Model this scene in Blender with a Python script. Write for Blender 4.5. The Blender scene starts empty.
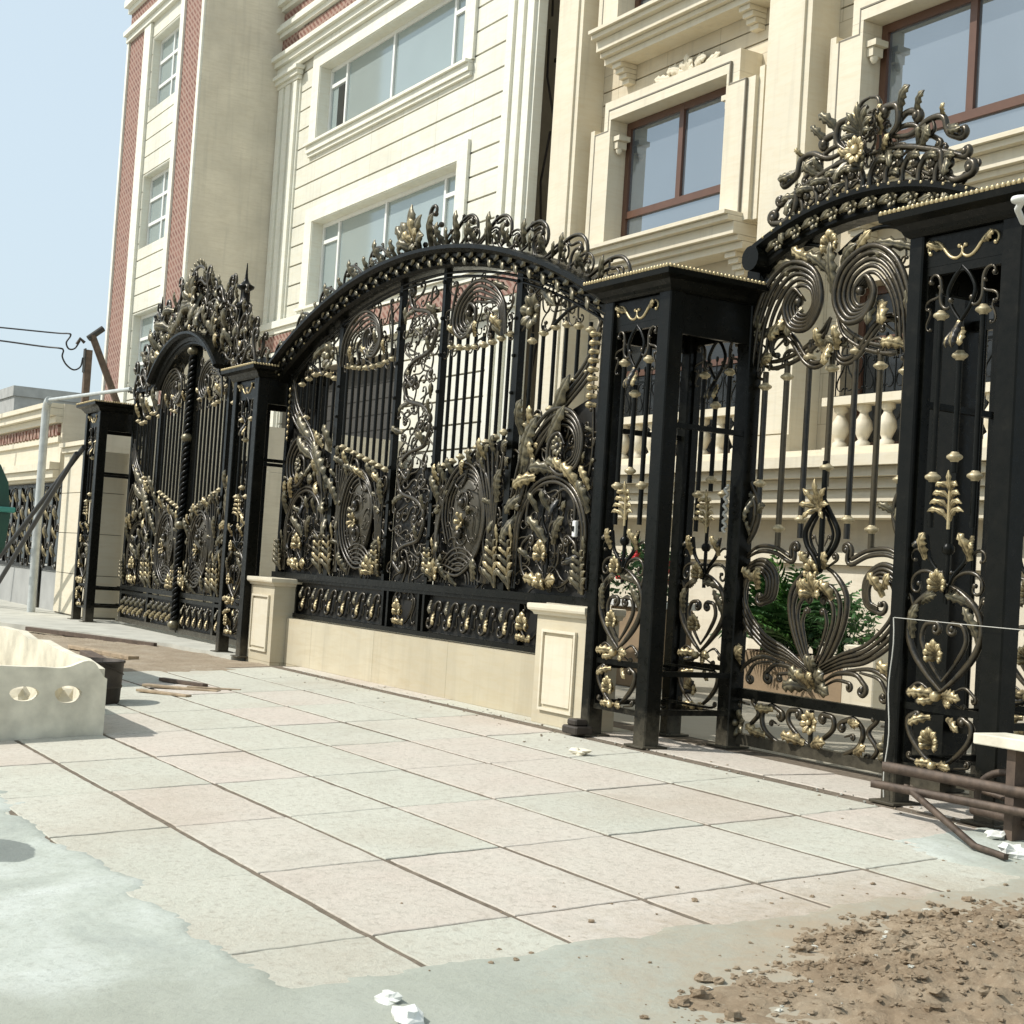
import bpy, bmesh, math, random, cmath
from mathutils import Vector, Matrix, noise
random.seed(7)
PI = math.pi
scene = bpy.context.scene
C = scene.collection
rad = math.radians

# ---------------------------------------------------------------- materials
def nodes(name):
    m = bpy.data.materials.new(name); m.use_nodes = True
    nt = m.node_tree; b = nt.nodes['Principled BSDF']
    return m, nt, b
def N(nt, t, **kw):
    n = nt.nodes.new(t)
    for k, v in kw.items():
        if k in n.inputs: n.inputs[k].default_value = v
        else: setattr(n, k, v)
    return n
def ramp(nt, fac, stops):
    r = nt.nodes.new('ShaderNodeValToRGB'); e = r.color_ramp.elements
    while len(e) < len(stops): e.new(.5)
    for el, (p, c) in zip(e, stops):
        el.position = p; el.color = (*c, 1) if len(c) == 3 else c
    nt.links.new(fac, r.inputs['Fac']); return r.outputs['Color']
def noise_tex(nt, scale, detail=4, rough=.55, vec=None, dist=0):
    n = N(nt, 'ShaderNodeTexNoise'); n.inputs['Scale'].default_value = scale
    n.inputs['Detail'].default_value = detail; n.inputs['Roughness'].default_value = rough
    n.inputs['Distortion'].default_value = dist
    if vec is None:
        g = nt.nodes.get('GEO') or nt.nodes.new('ShaderNodeNewGeometry'); g.name = 'GEO'
        vec = g.outputs['Position']
    nt.links.new(vec, n.inputs['Vector']); return n.outputs['Fac']
def mix(nt, fac, a, b, mode='MIX'):
    m = nt.nodes.new('ShaderNodeMix'); m.data_type = 'RGBA'; m.blend_type = mode
    for s, v in ((0, fac), (6, a), (7, b)):
        if hasattr(v, 'links') or hasattr(v, 'is_linked'): nt.links.new(v, m.inputs[s])
        else: m.inputs[s].default_value = v if s == 0 else (*v, 1)
    return m.outputs[2]
def bump(nt, b, h, strength=.3, dist=.01):
    n = N(nt, 'ShaderNodeBump'); n.inputs['Strength'].default_value = strength; n.inputs['Distance'].default_value = dist
    nt.links.new(h, n.inputs['Height']); nt.links.new(n.outputs['Normal'], b.inputs['Normal'])
def simple(name, c, rough=.6, metal=0, var=.12, scale=6, bmp=.15, bscale=60, spec=.5):
    m, nt, b = nodes(name)
    f = noise_tex(nt, scale, 5)
    lo = tuple(x*(1-var) for x in c); hi = tuple(min(1, x*(1+var)) for x in c)
    nt.links.new(ramp(nt, f, [(.3, lo), (.7, hi)]), b.inputs['Base Color'])
    b.inputs['Roughness'].default_value = rough; b.inputs['Metallic'].default_value = metal
    b.inputs['Specular IOR Level'].default_value = spec
    if bmp: bump(nt, b, noise_tex(nt, bscale, 3), bmp, .004)
    return m

def iron_mat():
    m, nt, b = nodes('black_iron_paint')
    f = noise_tex(nt, 9, 5)
    nt.links.new(ramp(nt, f, [(.35, (.0025, .003, .002)), (.62, (.005, .005, .0035)), (.85, (.016, .015, .011))]), b.inputs['Base Color'])
    dz = N(nt, 'ShaderNodeSeparateXYZ'); nt.links.new(nt.nodes['GEO'].outputs['Position'], dz.inputs[0])
    dm = N(nt, 'ShaderNodeMath', operation='MULTIPLY_ADD'); nt.links.new(noise_tex(nt, 16, 7, .75), dm.inputs[0]); dm.inputs[1].default_value = .5; nt.links.new(dz.outputs[2], dm.inputs[2])
    c0 = b.inputs['Base Color'].links[0].from_socket
    nt.links.new(mix(nt, ramp(nt, dm.outputs[0], [(.22, (.5,)*3), (.50, (0,)*3)]), c0, (.16, .14, .10)), b.inputs['Base Color'])
    nt.links.new(ramp(nt, noise_tex(nt, 25, 5, .7), [(.3, (.20,)*3), (.7, (.48,)*3)]), b.inputs['Roughness'])
    b.inputs['Specular IOR Level'].default_value = .16
    bump(nt, b, noise_tex(nt, 70, 3), .12, .004)
    return m
def scroll_mat():                       # black iron rubbed with bronze
    m, nt, b = nodes('bronze_rubbed_iron')
    f = rubbed(nt, 24)
    col = ramp(nt, f, [(.50, (.0035, .0038, .003)), (.66, (.012, .011, .008)), (.90, (.075, .06, .036))])
    nt.links.new(col, b.inputs['Base Color'])
    nt.links.new(ramp(nt, f, [(.56, (.0,)*3), (.9, (.5,)*3)]), b.inputs['Metallic'])
    b.inputs['Roughness'].default_value = .30; b.inputs['Specular IOR Level'].default_value = .5
    bump(nt, b, noise_tex(nt, 45, 3), .25, .006)
    return m
def rubbed(nt, scale, k=.55):
    f = noise_tex(nt, scale, 6, .7); p = nt.nodes['GEO'].outputs['Pointiness']
    a = N(nt, 'ShaderNodeMath', operation='MULTIPLY_ADD'); nt.links.new(p, a.inputs[0]); a.inputs[1].default_value = 2.6; a.inputs[2].default_value = -1.3+.5*(1-k)
    b_ = N(nt, 'ShaderNodeMath', operation='MULTIPLY_ADD'); nt.links.new(f, b_.inputs[0]); b_.inputs[1].default_value = k; nt.links.new(a.outputs[0], b_.inputs[2])
    # the gilder's brush catches the ridges that face the street
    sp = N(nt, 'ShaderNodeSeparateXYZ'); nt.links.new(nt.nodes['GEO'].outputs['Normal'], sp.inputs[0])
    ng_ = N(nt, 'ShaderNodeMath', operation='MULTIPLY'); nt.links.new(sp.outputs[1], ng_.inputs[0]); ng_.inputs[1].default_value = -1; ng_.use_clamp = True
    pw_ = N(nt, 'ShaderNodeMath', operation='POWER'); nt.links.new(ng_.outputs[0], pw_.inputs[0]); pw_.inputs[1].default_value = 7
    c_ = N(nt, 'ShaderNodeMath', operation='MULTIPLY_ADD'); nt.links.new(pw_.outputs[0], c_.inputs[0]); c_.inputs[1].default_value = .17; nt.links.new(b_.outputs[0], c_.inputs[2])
    return c_.outputs[0]
def gold_leaf_mat():
    m, nt, b = nodes('brushed_gold_leaf')
    f = rubbed(nt, 42)
    col = ramp(nt, f, [(.45, (.008, .0075, .006)), (.56, (.10, .08, .042)), (.76, (.46, .37, .205))])
    nt.links.new(col, b.inputs['Base Color'])
    nt.links.new(ramp(nt, f, [(.36, (.1,)*3), (.6, (.6,)*3)]), b.inputs['Metallic'])
    b.inputs['Roughness'].default_value = .40
    bump(nt, b, noise_tex(nt, 60, 3), .3, .006)
    return m
def bronze_leaf_mat():
    m, nt, b = nodes('dark_bronze_leaf')
    f = rubbed(nt, 36)
    col = ramp(nt, f, [(.46, (.008, .0078, .006)), (.59, (.045, .041, .027)), (.82, (.21, .18, .11))])
    nt.links.new(col, b.inputs['Base Color'])
    nt.links.new(ramp(nt, f, [(.48, (.03,)*3), (.75, (.55,)*3)]), b.inputs['Metallic'])
    b.inputs['Roughness'].default_value = .38
    bump(nt, b, noise_tex(nt, 55, 3), .3, .006)
    return m
def gold_mat():
    m, nt, b = nodes('dull_gold_paint')
    f = noise_tex(nt, 40, 4)
    nt.links.new(ramp(nt, f, [(.3, (.27, .22, .125)), (.65, (.52, .44, .28))]), b.inputs['Base Color'])
    b.inputs['Metallic'].default_value = .35; b.inputs['Roughness'].default_value = .45
    return m

def stone_mat(name, c, var=.10, veins=True, warm=None, course=None):
    m, nt, b = nodes(name)
    g = nt.nodes.new('ShaderNodeNewGeometry'); g.name = 'GEO'
    f = noise_tex(nt, 1.1, 6, .6)
    col = ramp(nt, f, [(.3, tuple(x*(1-var) for x in c)), (.7, tuple(min(1, x*(1+var*.6)) for x in c))])
    # travertine like horizontal veining
    mp = N(nt, 'ShaderNodeMapping'); mp.inputs['Scale'].default_value = (1.2, 1.2, 9)
    nt.links.new(g.outputs['Position'], mp.inputs['Vector'])
    v = noise_tex(nt, 2.2, 7, .7, mp.outputs['Vector'], .6)
    if veins:
        w = warm or tuple(x*y for x, y in zip(c, (.90, .84, .74)))
        col = mix(nt, ramp(nt, v, [(.45, (0, 0, 0)), (.7, (.6, .6, .6))]), col, w)
    # drip stains, thin vertical
    mp2 = N(nt, 'ShaderNodeMapping'); mp2.inputs['Scale'].default_value = (7, 7, .5)
    nt.links.new(g.outputs['Position'], mp2.inputs['Vector'])
    d = noise_tex(nt, 1.3, 5, .6, mp2.outputs['Vector'])
    col = mix(nt, ramp(nt, d, [(.52, (0, 0, 0)), (.80, (.42, .42, .42))]), col, tuple(x*.62 for x in c))
    if course:      # slab joints of the stone cladding
        br = N(nt, 'ShaderNodeTexBrick'); br.offset = .5
        sep = N(nt, 'ShaderNodeSeparateXYZ'); nt.links.new(g.outputs['Position'], sep.inputs[0])
        add = N(nt, 'ShaderNodeMath', operation='ADD'); nt.links.new(sep.outputs[0], add.inputs[0]); nt.links.new(sep.outputs[1], add.inputs[1])
        cb = N(nt, 'ShaderNodeCombineXYZ'); nt.links.new(add.outputs[0], cb.inputs[0]); nt.links.new(sep.outputs[2], cb.inputs[1])
        nt.links.new(cb.outputs[0], br.inputs['Vector'])
        br.inputs['Scale'].default_value = 1; br.inputs['Brick Width'].default_value = course[0]; br.inputs['Row Height'].default_value = course[1]
        br.inputs['Mortar Size'].default_value = course[2]; br.inputs['Bias'].default_value = 0
        br.inputs['Color1'].default_value = (1, 1, 1, 1); br.inputs['Color2'].default_value = (.90, .885, .86, 1); br.inputs['Mortar'].default_value = (.62, .60, .56, 1)
        col = mix(nt, 1.0, col, br.outputs['Color'], 'MULTIPLY')
    nt.links.new(col, b.inputs['Base Color'])
    b.inputs['Roughness'].default_value = .62
    bump(nt, b, noise_tex(nt, 24, 6, .65), .12, .006)
    return m
def brick_mat():
    m, nt, b = nodes('terracotta_relief_brick')
    g = nt.nodes.new('ShaderNodeNewGeometry'); g.name = 'GEO'
    sep = N(nt, 'ShaderNodeSeparateXYZ'); nt.links.new(g.outputs['Position'], sep.inputs[0])
    cb = N(nt, 'ShaderNodeCombineXYZ'); nt.links.new(sep.outputs[0], cb.inputs[0]); nt.links.new(sep.outputs[2], cb.inputs[1])
    mp = N(nt, 'ShaderNodeMapping'); mp.inputs['Rotation'].default_value = (0, 0, rad(38)); nt.links.new(cb.outputs[0], mp.inputs['Vector'])
    br = N(nt, 'ShaderNodeTexBrick'); nt.links.new(mp.outputs[0], br.inputs['Vector'])
    br.inputs['Scale'].default_value = 1; br.inputs['Brick Width'].default_value = .26; br.inputs['Row Height'].default_value = .11
    br.inputs['Mortar Size'].default_value = .028; br.inputs['Bias'].default_value = .1
    br.inputs['Color1'].default_value = (.125, .047, .034, 1); br.inputs['Color2'].default_value = (.20, .088, .06, 1); br.inputs['Mortar'].default_value = (.30, .20, .155, 1)
    f = noise_tex(nt, 5, 4)
    nt.links.new(mix(nt, ramp(nt, f, [(.4, (0,)*3), (.8, (.4,)*3)]), br.outputs['Color'], (.30, .16, .12)), b.inputs['Base Color'])
    b.inputs['Roughness'].default_value = .8
    bump(nt, b, br.outputs['Fac'], -.9, .03)
    return m
def glass_mat(name, c, metal=.55, rough=.03, curtain=False):
    m, nt, b = nodes(name)
    f = noise_tex(nt, .6, 2)
    nt.links.new(ramp(nt, f, [(.3, tuple(x*.9 for x in c)), (.7, c)]), b.inputs['Base Color'])
    b.inputs['Metallic'].default_value = metal; b.inputs['Roughness'].default_value = rough
    bump(nt, b, noise_tex(nt, .9, 2), .02, .02)
    return m

def dust_mask(nt):
    g = nt.nodes.get('GEO') or nt.nodes.new('ShaderNodeNewGeometry'); g.name = 'GEO'
    mp = N(nt, 'ShaderNodeMapping'); mp.inputs['Location'].default_value = (3.1*.8, -4.0*.75, 0); mp.inputs['Scale'].default_value = (.8, .75, 0)
    nt.links.new(g.outputs['Position'], mp.inputs['Vector'])
    ln = N(nt, 'ShaderNodeVectorMath', operation='LENGTH'); nt.links.new(mp.outputs[0], ln.inputs[0])
    ad = N(nt, 'ShaderNodeMath', operation='MULTIPLY_ADD'); nt.links.new(noise_tex(nt, 7, 9, .8), ad.inputs[0]); ad.inputs[1].default_value = 1.3; nt.links.new(ln.outputs['Value'], ad.inputs[2])
    return ramp(nt, ad.outputs[0], [(0, (.95,)*3), (1, (0,)*3)]) if False else ramp(nt, N_scale(nt, ad.outputs[0], .4), [(.50, (.85,)*3), (.77, (0,)*3)])
def N_scale(nt, a, k):
    n = N(nt, 'ShaderNodeMath', operation='MULTIPLY'); nt.links.new(a, n.inputs[0]); n.inputs[1].default_value = k; return n.outputs[0]
def paving_mat():
    m, nt, b = nodes('concrete_paving_slab')
    g = nt.nodes.new('ShaderNodeNewGeometry'); g.name = 'GEO'
    r = g.outputs['Random Per Island']
    tone = ramp(nt, r, [(0, (.50, .495, .415)), (.42, (.535, .53, .445)), (.55, (.555, .505, .43)), (.80, (.57, .50, .43)), (1, (.525, .47, .395))])
    f = noise_tex(nt, 2.2, 7, .65)
    col = mix(nt, ramp(nt, f, [(.35, (0,)*3), (.75, (.55,)*3)]), tone, (.57, .55, .47))
    sp = noise_tex(nt, 26, 9, .85)
    col = mix(nt, ramp(nt, sp, [(.50, (0,)*3), (.66, (.75,)*3)]), col, (.30, .265, .21))
    sp2 = noise_tex(nt, 110, 4, .8)
    col = mix(nt, ramp(nt, sp2, [(.60, (0,)*3), (.70, (.5,)*3)]), col, (.56, .53, .46))
    dust = noise_tex(nt, .7, 5, .6)
    col = mix(nt, ramp(nt, dust, [(.5, (0,)*3), (.78, (.55,)*3)]), col, (.40, .33, .25))
    col = mix(nt, dust_mask(nt), col, (.34, .265, .18))
    st = noise_tex(nt, 2.6, 9, .8, dist=.8)
    col = mix(nt, ramp(nt, st, [(.52, (0,)*3), (.74, (.6,)*3)]), col, (.39, .36, .295))
    nt.links.new(col, b.inputs['Base Color']); b.inputs['Roughness'].default_value = .9
    b.inputs['Specular IOR Level'].default_value = .2
    a = N(nt, 'ShaderNodeMath', operation='ADD'); nt.links.new(noise_tex(nt, 24, 9, .8), a.inputs[0]); nt.links.new(f, a.inputs[1])
    bump(nt, b, a.outputs[0], .75, .016)
    return m
def N_add(nt, a, k):
    n = N(nt, 'ShaderNodeMath', operation='ADD'); nt.links.new(a, n.inputs[0]); n.inputs[1].default_value = k; return n.outputs[0]
def cement_mat():
    m, nt, b = nodes('fresh_cement_skim')
    f = noise_tex(nt, 1.6, 7, .62, dist=.7)
    col = ramp(nt, f, [(.28, (.30, .32, .285)), (.45, (.40, .425, .37)), (.7, (.53, .555, .51))])
    sp = noise_tex(nt, 9, 8, .75)
    col = mix(nt, ramp(nt, sp, [(.5, (0,)*3), (.78, (.5,)*3)]), col, (.31, .31, .26))
    # one dark oval patch with an outline of its own
    g = nt.nodes['GEO']
    # the strip along the end of the slabs is an older, greyer pour
    sx = N(nt, 'ShaderNodeSeparateXYZ'); nt.links.new(g.outputs['Position'], sx.inputs[0])
    ax = N(nt, 'ShaderNodeMath', operation='MULTIPLY_ADD'); nt.links.new(noise_tex(nt, 3.5, 6), ax.inputs[0]); ax.inputs[1].default_value = .9; nt.links.new(sx.outputs[0], ax.inputs[2])
    col = mix(nt, ramp(nt, N_add(nt, ax.outputs[0], 4.55), [(.35, (0,)*3), (.75, (.8,)*3)]), col, (.30, .31, .255))
    fine = noise_tex(nt, 34, 8, .85)
    col = mix(nt, ramp(nt, fine, [(.50, (0,)*3), (.66, (.55,)*3)]), col, (.24, .245, .21))
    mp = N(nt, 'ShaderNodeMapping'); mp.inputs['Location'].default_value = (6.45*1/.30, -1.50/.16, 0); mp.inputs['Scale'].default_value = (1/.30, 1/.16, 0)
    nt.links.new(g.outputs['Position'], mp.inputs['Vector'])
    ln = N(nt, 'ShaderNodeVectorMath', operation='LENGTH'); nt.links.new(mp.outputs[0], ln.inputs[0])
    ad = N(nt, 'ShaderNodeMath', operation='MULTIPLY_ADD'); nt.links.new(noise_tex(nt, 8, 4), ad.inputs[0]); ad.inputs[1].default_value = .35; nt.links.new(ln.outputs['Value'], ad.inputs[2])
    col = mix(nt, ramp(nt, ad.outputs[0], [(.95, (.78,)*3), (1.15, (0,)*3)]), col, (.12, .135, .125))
    col = mix(nt, dust_mask(nt), col, (.33, .26, .18))
    nt.links.new(col, b.inputs['Base Color']); b.inputs['Roughness'].default_value = .85
    b.inputs['Specular IOR Level'].default_value = .25
    a = N(nt, 'ShaderNodeMath', operation='ADD'); nt.links.new(noise_tex(nt, 40, 7, .75), a.inputs[0]); nt.links.new(noise_tex(nt, 4, 5, .7), a.inputs[1])
    bump(nt, b, a.outputs[0], .4, .015)
    return m
def dirt_mat(name, a, c, e):
    m, nt, b = nodes(name)
    f = noise_tex(nt, 3, 8, .7)
    col = ramp(nt, f, [(.3, a), (.5, c), (.72, e)])
    sp = noise_tex(nt, 38, 9, .85)
    col = mix(nt, ramp(nt, sp, [(.52, (0,)*3), (.68, (.75,)*3)]), col, tuple(min(1, x*1.35) for x in e))
    sp = noise_tex(nt, 29, 9, .85, dist=.3)
    col = mix(nt, ramp(nt, sp, [(.52, (0,)*3), (.68, (.7,)*3)]), col, tuple(x*.62 for x in a))
    nt.links.new(col, b.inputs['Base Color']); b.inputs['Roughness'].default_value = .95
    b.inputs['Specular IOR Level'].default_value = .1
    bump(nt, b, noise_tex(nt, 35, 8, .8), .8, .02)
    return m

PLATE = simple('dark_olive_plate', (.055, .047, .030), .5, .25, .35, 9, .3, 40)
SHEET = simple('dark_backing_sheet', (.011, .010, .0075), .5, .1, .4, 7, .2, 40)
IRON, SCROLL, GLEAF, BLEAF, GOLD = iron_mat(), scroll_mat(), gold_leaf_mat(), bronze_leaf_mat(), gold_mat()
M = dict(
    cream=stone_mat('cream_limestone', (.60, .53, .395), .11, course=(1.2, .62, .006)),
    cream_plain=stone_mat('cream_cut_stone', (.65, .59, .455), .07),
    white=stone_mat('ivory_cladding', (.69, .68, .585), .09, course=(1.35, 20, .005)),
    white_plain=stone_mat('ivory_cut_stone', (.72, .71, .615), .06),
    tan=stone_mat('tan_side_cladding', (.64, .58, .46), .17, warm=(.52, .45, .33)),
    wallstone=stone_mat('cream_plinth_stone', (.54, .48, .35), .14, course=(1.4, 3, .004)),
    groove=simple('shadowed_joint', (.20, .18, .14), .9),
    brick=brick_mat(),
    brown=simple('brown_window_frame', (.105, .050, .030), .4, 0, .1),
    pvc=simple('white_window_frame', (.72, .72, .68), .4, 0, .05),
    glass_blue=glass_mat('sky_reflecting_glass', (.33, .375, .41), .75, .02),
    glass_pale=glass_mat('curtained_glass', (.36, .42, .41), .35, .08),
    glass_dark=simple('dark_opening', (.02, .022, .022), .2, 0, .1, bmp=0),
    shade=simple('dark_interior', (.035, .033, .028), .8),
    concrete=simple('white_cast_concrete', (.64, .595, .475), .85, 0, .26, 4, .7, 26, .2),
    grey=simple('grey_render', (.32, .32, .30), .9, 0, .15, 2),
    galv=simple('galvanised_pipe', (.50, .52, .50), .45, .3, .15, 8),
    rust=simple('rusty_brown_steel', (.085, .06, .042), .6, .25, .4, 18, .4, 50),
    wood=simple('weathered_plank', (.34, .26, .17), .85, 0, .3, 12, .5, 40),
    wood_dark=simple('dark_timber_post', (.10, .07, .05), .85, 0, .3, 12, .5, 40),
    cable=simple('black_cable', (.012, .012, .012), .5, 0, .1, bmp=0),
    string=simple('white_string', (.46, .45, .40), .8, 0, .1, bmp=0),
    green=simple('dark_green_paint', (.008, .055, .032), .4, 0, .2, 3, .1),
    teal=simple('teal_rim_paint', (.05, .25, .19), .4, 0, .2, 3, .1),
    bucket=simple('dark_bucket_steel', (.045, .036, .028), .6, .3, .3, 14, .4),
    terracotta=simple('tan_planter_face', (.28, .20, .12), .8, 0, .12),
    leaf=simple('palm_leaf', (.05, .13, .02), .5, 0, .5, 9, 0),
    leaf2=simple('bush_leaf', (.03, .085, .02), .5, 0, .5, 9, 0),
    red=simple('red_petal', (.55, .03, .03), .5, 0, .2, 9, 0),
    soil=simple('planter_soil', (.12, .085, .055), .95, 0, .3, 20, .8, 30),
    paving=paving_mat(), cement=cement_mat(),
    joint=simple('sandy_joint', (.155, .128, .097), .95, 0, .25, 20, .6, 60, .1),
    dirt=dirt_mat('brown_rubble_dirt', (.22, .16, .103), (.305, .232, .155), (.385, .312, .222)),
    sand=dirt_mat('sandy_dirt', (.26, .205, .145), (.33, .27, .195), (.40, .34, .26)),
    slab=simple('pale_concrete_slab', (.45, .44, .38), .9, 0, .15, 3, .4, 30, .2),
    court=stone_mat('courtyard_stone', (.52, .495, .42), .1, course=(.8, .8, .008)),
    road=simple('dusty_concrete_ground', (.40, .385, .33), .95, 0, .15, .6, .5, 25, .1),
    paper=simple('white_plaster_lump', (.66, .66, .61), .9, 0, .08, 20, .5, 40),
)

# ---------------------------------------------------------------- mesh builder
MATS = [IRON, SCROLL, GLEAF, GOLD, BLEAF, PLATE]
class MB:
    def __init__(s, mats=None):
        s.v, s.f, s.fm, s.sm, s.grp, s.gid, s.depth = [], [], [], [], [], 0, 0
        s.mats = mats or MATS
        s.set()
    def set(s, cx=0, sx=1, y=0, z=0, sc=1):
        s.T = (cx, sx, y, z, sc); return s
    def P(s, u, v, y=0):
        cx, sx, y0, z0, sc = s.T
        return (cx + sx*u*sc, y0 + y, z0 + v*sc)
    def add(s, vs, fs, m=0, smooth=False):
        b = len(s.v); s.v += [tuple(p) for p in vs]
        for f in fs: s.f.append([b+i for i in f]); s.fm.append(m); s.sm.append(smooth)
        s.grp += [s.gid]*len(vs); s.gid += 1
    def box(s, x0, x1, y0, y1, z0, z1, m=0):
        v = [(x, y, z) for z in (z0, z1) for y in (y0, y1) for x in (x0, x1)]
        s.add(v, [(0, 2, 3, 1), (4, 5, 7, 6), (0, 1, 5, 4), (2, 6, 7, 3), (0, 4, 6, 2), (1, 3, 7, 5)], m)
    def bevel_box(s, x0, x1, y0, y1, z0, z1, b=.006, m=0):
        r = []
        for z, k in ((z0, b), (z0+b, 0), (z1-b, 0), (z1, b)):
            c = b+k*.0
            xa, xb, ya, yb = x0+k*.6, x1-k*.6, y0+k*.6, y1-k*.6
            r.append([(xa+c, ya, z), (xb-c, ya, z), (xb, ya+c, z), (xb, yb-c, z), (xb-c, yb, z), (xa+c, yb, z), (xa, yb-c, z), (xa, ya+c, z)])
        s.rings(r, m, smooth=False)
    def rings(s, r, m=0, closed=True, caps=True, smooth=True, loop=False):
        n = len(r[0]); v = [p for ring in r for p in ring]; f = []
        k = len(r)
        for i in range(k if loop else k-1):
            for j in range(n if closed else n-1):
                a = i*n+j; bb = i*n+(j+1) % n; i2 = (i+1) % k
                f.append((a, bb, i2*n+(j+1) % n, i2*n+j))
        s.add(v, f, m, smooth)
        if caps and closed and not loop:
            g = s.gid; s.add(r[0], [tuple(range(n-1, -1, -1))], m); s.add(r[-1], [tuple(range(n))], m)
            s.gid = g; s.grp[-2*n:] = [g-1]*(2*n)
    def tube(s, pts, r, n=6, m=0, flat=None, caps=True):
        pts = [Vector(p) for p in pts]; K = len(pts)
        rr = r if isinstance(r, (list, tuple)) else [r]*K
        t0 = (pts[1]-pts[0]).normalized()
        ref = Vector((0, -1, 0)) if abs(t0.y) < .9 else Vector((1, 0, 0))
        a = (ref - t0*ref.dot(t0)).normalized(); rings = []
        for i in range(K):
            t = (pts[min(i+1, K-1)]-pts[max(i-1, 0)])
            t = t.normalized() if t.length > 1e-9 else t0
            a = (a - t*a.dot(t)); a = a.normalized() if a.length > 1e-6 else ref
            b = t.cross(a)
            fa = flat or 1
            rings.append([pts[i]+(a*math.cos(2*PI*(j+.5)/n)*fa+b*math.sin(2*PI*(j+.5)/n))*rr[i] for j in range(n)])
        s.rings(rings, m, caps=caps)
    def ball(s, c, r, m=0, n=8, k=5, sq=(1, 1, 1)):
        rings = []
        for i in range(1, k):
            t = PI*i/k
            rings.append([(c[0]+r*sq[0]*math.sin(t)*math.cos(2*PI*j/n), c[1]+r*sq[1]*math.sin(t)*math.sin(2*PI*j/n), c[2]-r*sq[2]*math.cos(t)) for j in range(n)])
        s.rings(rings, m)
    def lathe(s, c, prof, n=12, m=0):
        s.rings([[(c[0]+r*math.cos(2*PI*j/n), c[1]+r*math.sin(2*PI*j/n), c[2]+z) for j in range(n)] for r, z in prof], m)
    # --- ornament in the panel plane
    def scroll(s, p0, p1, t0, t1, base=0, r=.012, m=1, y=0, p=3, n=34, strands=1, gap=.03, bulb=1.35, flat=None, lift=0, sides=6):
        z = [0j]; th = 0.; h = 1/n
        for i in range(n):
            sm = (i+.5)*h
            th += h*(t0*(p+1)*(1-sm)**p + t1*(p+1)*sm**p + base)
            z.append(z[-1]+cmath.exp(1j*th)*h)
        A, B = complex(*p0), complex(*p1)
        q = (B-A)/(z[-1]-z[0]); z = [A+(w-z[0])*q for w in z]
        for k in range(strands):
            o = (k-(strands-1)/2)*gap
            pts = []
            for i, w in enumerate(z):
                t = z[min(i+1, n)]-z[max(i-1, 0)]; t /= (abs(t) or 1)
                e = math.sin(PI*min(1, max(0, i/n)))**.5
                w2 = w+1j*t*o*e
                pts.append(s.P(w2.real, w2.imag, y-lift*math.sin(PI*i/n)))
            rr = [r*(.62+.38*math.sin(PI*i/n)) for i in range(n+1)]
            s.tube(pts, rr, sides, m, flat)
        if bulb:
            for w, t in ((z[0], t0), (z[-1], t1)):
                if t: s.ball(s.P(w.real, w.imag, y), r*bulb, m)
        return z
    def line(s, pts, r, m=0, y=0, sides=6, flat=None):
        s.tube([s.P(u, v, y) for u, v in pts], r, sides, m, flat)
    def curve(s, pts, r, m=0, y=0, sides=6, n=8, flat=None, taper=False):
        q = []
        P = [complex(*p) for p in pts]; P = [2*P[0]-P[1]]+P+[2*P[-1]-P[-2]]
        for i in range(1, len(P)-2):
            for k in range(n):
                t = k/n; a, b, c, d = P[i-1:i+3]
                q.append(.5*((2*b)+(-a+c)*t+(2*a-5*b+4*c-d)*t*t+(-a+3*b-3*c+d)*t**3))
        q.append(P[-2])
        K = len(q)
        rr = [r*(1-.75*i/(K-1)) for i in range(K)] if taper else r
        s.tube([s.P(w.real, w.imag, y) for w in q], rr, sides, m, flat)
    def leaf(s, u, v, ang, L, w, bend=0, lift=.05, y=0, m=2, lobes=4, th=.006, n=None):
        """acanthus leaf: serrated outline, sunken midrib, fluted lobes, tip curling forward"""
        n = n or (lobes*4 if L > .12 else lobes*3)
        ang = rad(ang); bend = rad(bend)
        z = complex(u, v); mid = []
        for i in range(n+1):
            a = ang+bend*(i/n)**1.3; mid.append((z, a)); z += cmath.exp(1j*a)*L/n
        F, Bk = [], []
        for i, (c, a) in enumerate(mid):
            sN = i/n; ph = (sN*lobes) % 1.0
            env = math.sin(PI*min(1, .12+.88*sN*.985))**.65
            saw = 1-.52*ph**.8 if sN < .985 else .4
            hw = max(w*.56*env*saw, .002)
            yy = y-lift*math.sin(PI*.5*sN)**2 - lift*.35*math.sin(PI*sN)
            nrm = 1j*cmath.exp(1j*a); fr = []; bk = []
            for t in (-1, -.6, -.22, 0, .22, .6, 1):
                at = abs(t)
                rise = {0: .05, .22: .15, .6: .11, 1: -.07}[at]*w*env*(1-.45*ph*at)
                ch = cmath.exp(1j*a)*(.55*at*hw)*(1 if sN < .97 else 0)
                q = c+nrm*hw*t+ch
                fr.append(s.P(q.real, q.imag, yy-rise)); bk.append(s.P(q.real, q.imag, yy-rise+th))
            F.append(fr); Bk.append(bk[::-1])
        s.rings([f+b for f, b in zip(F, Bk)], m)
    def palmette(s, u, v, ang, L, w, spread=130, k=5, m=2, y=0, bend=35, lift=.05):
        for i in range(k):
            t = (i-(k-1)/2)/((k-1)/2) if k > 1 else 0
            s.leaf(u, v, ang+t*spread/2, L*(1-.28*abs(t)), w*(1-.15*abs(t)), bend*t, lift, y-.004*(k-i), m, 3)
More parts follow.
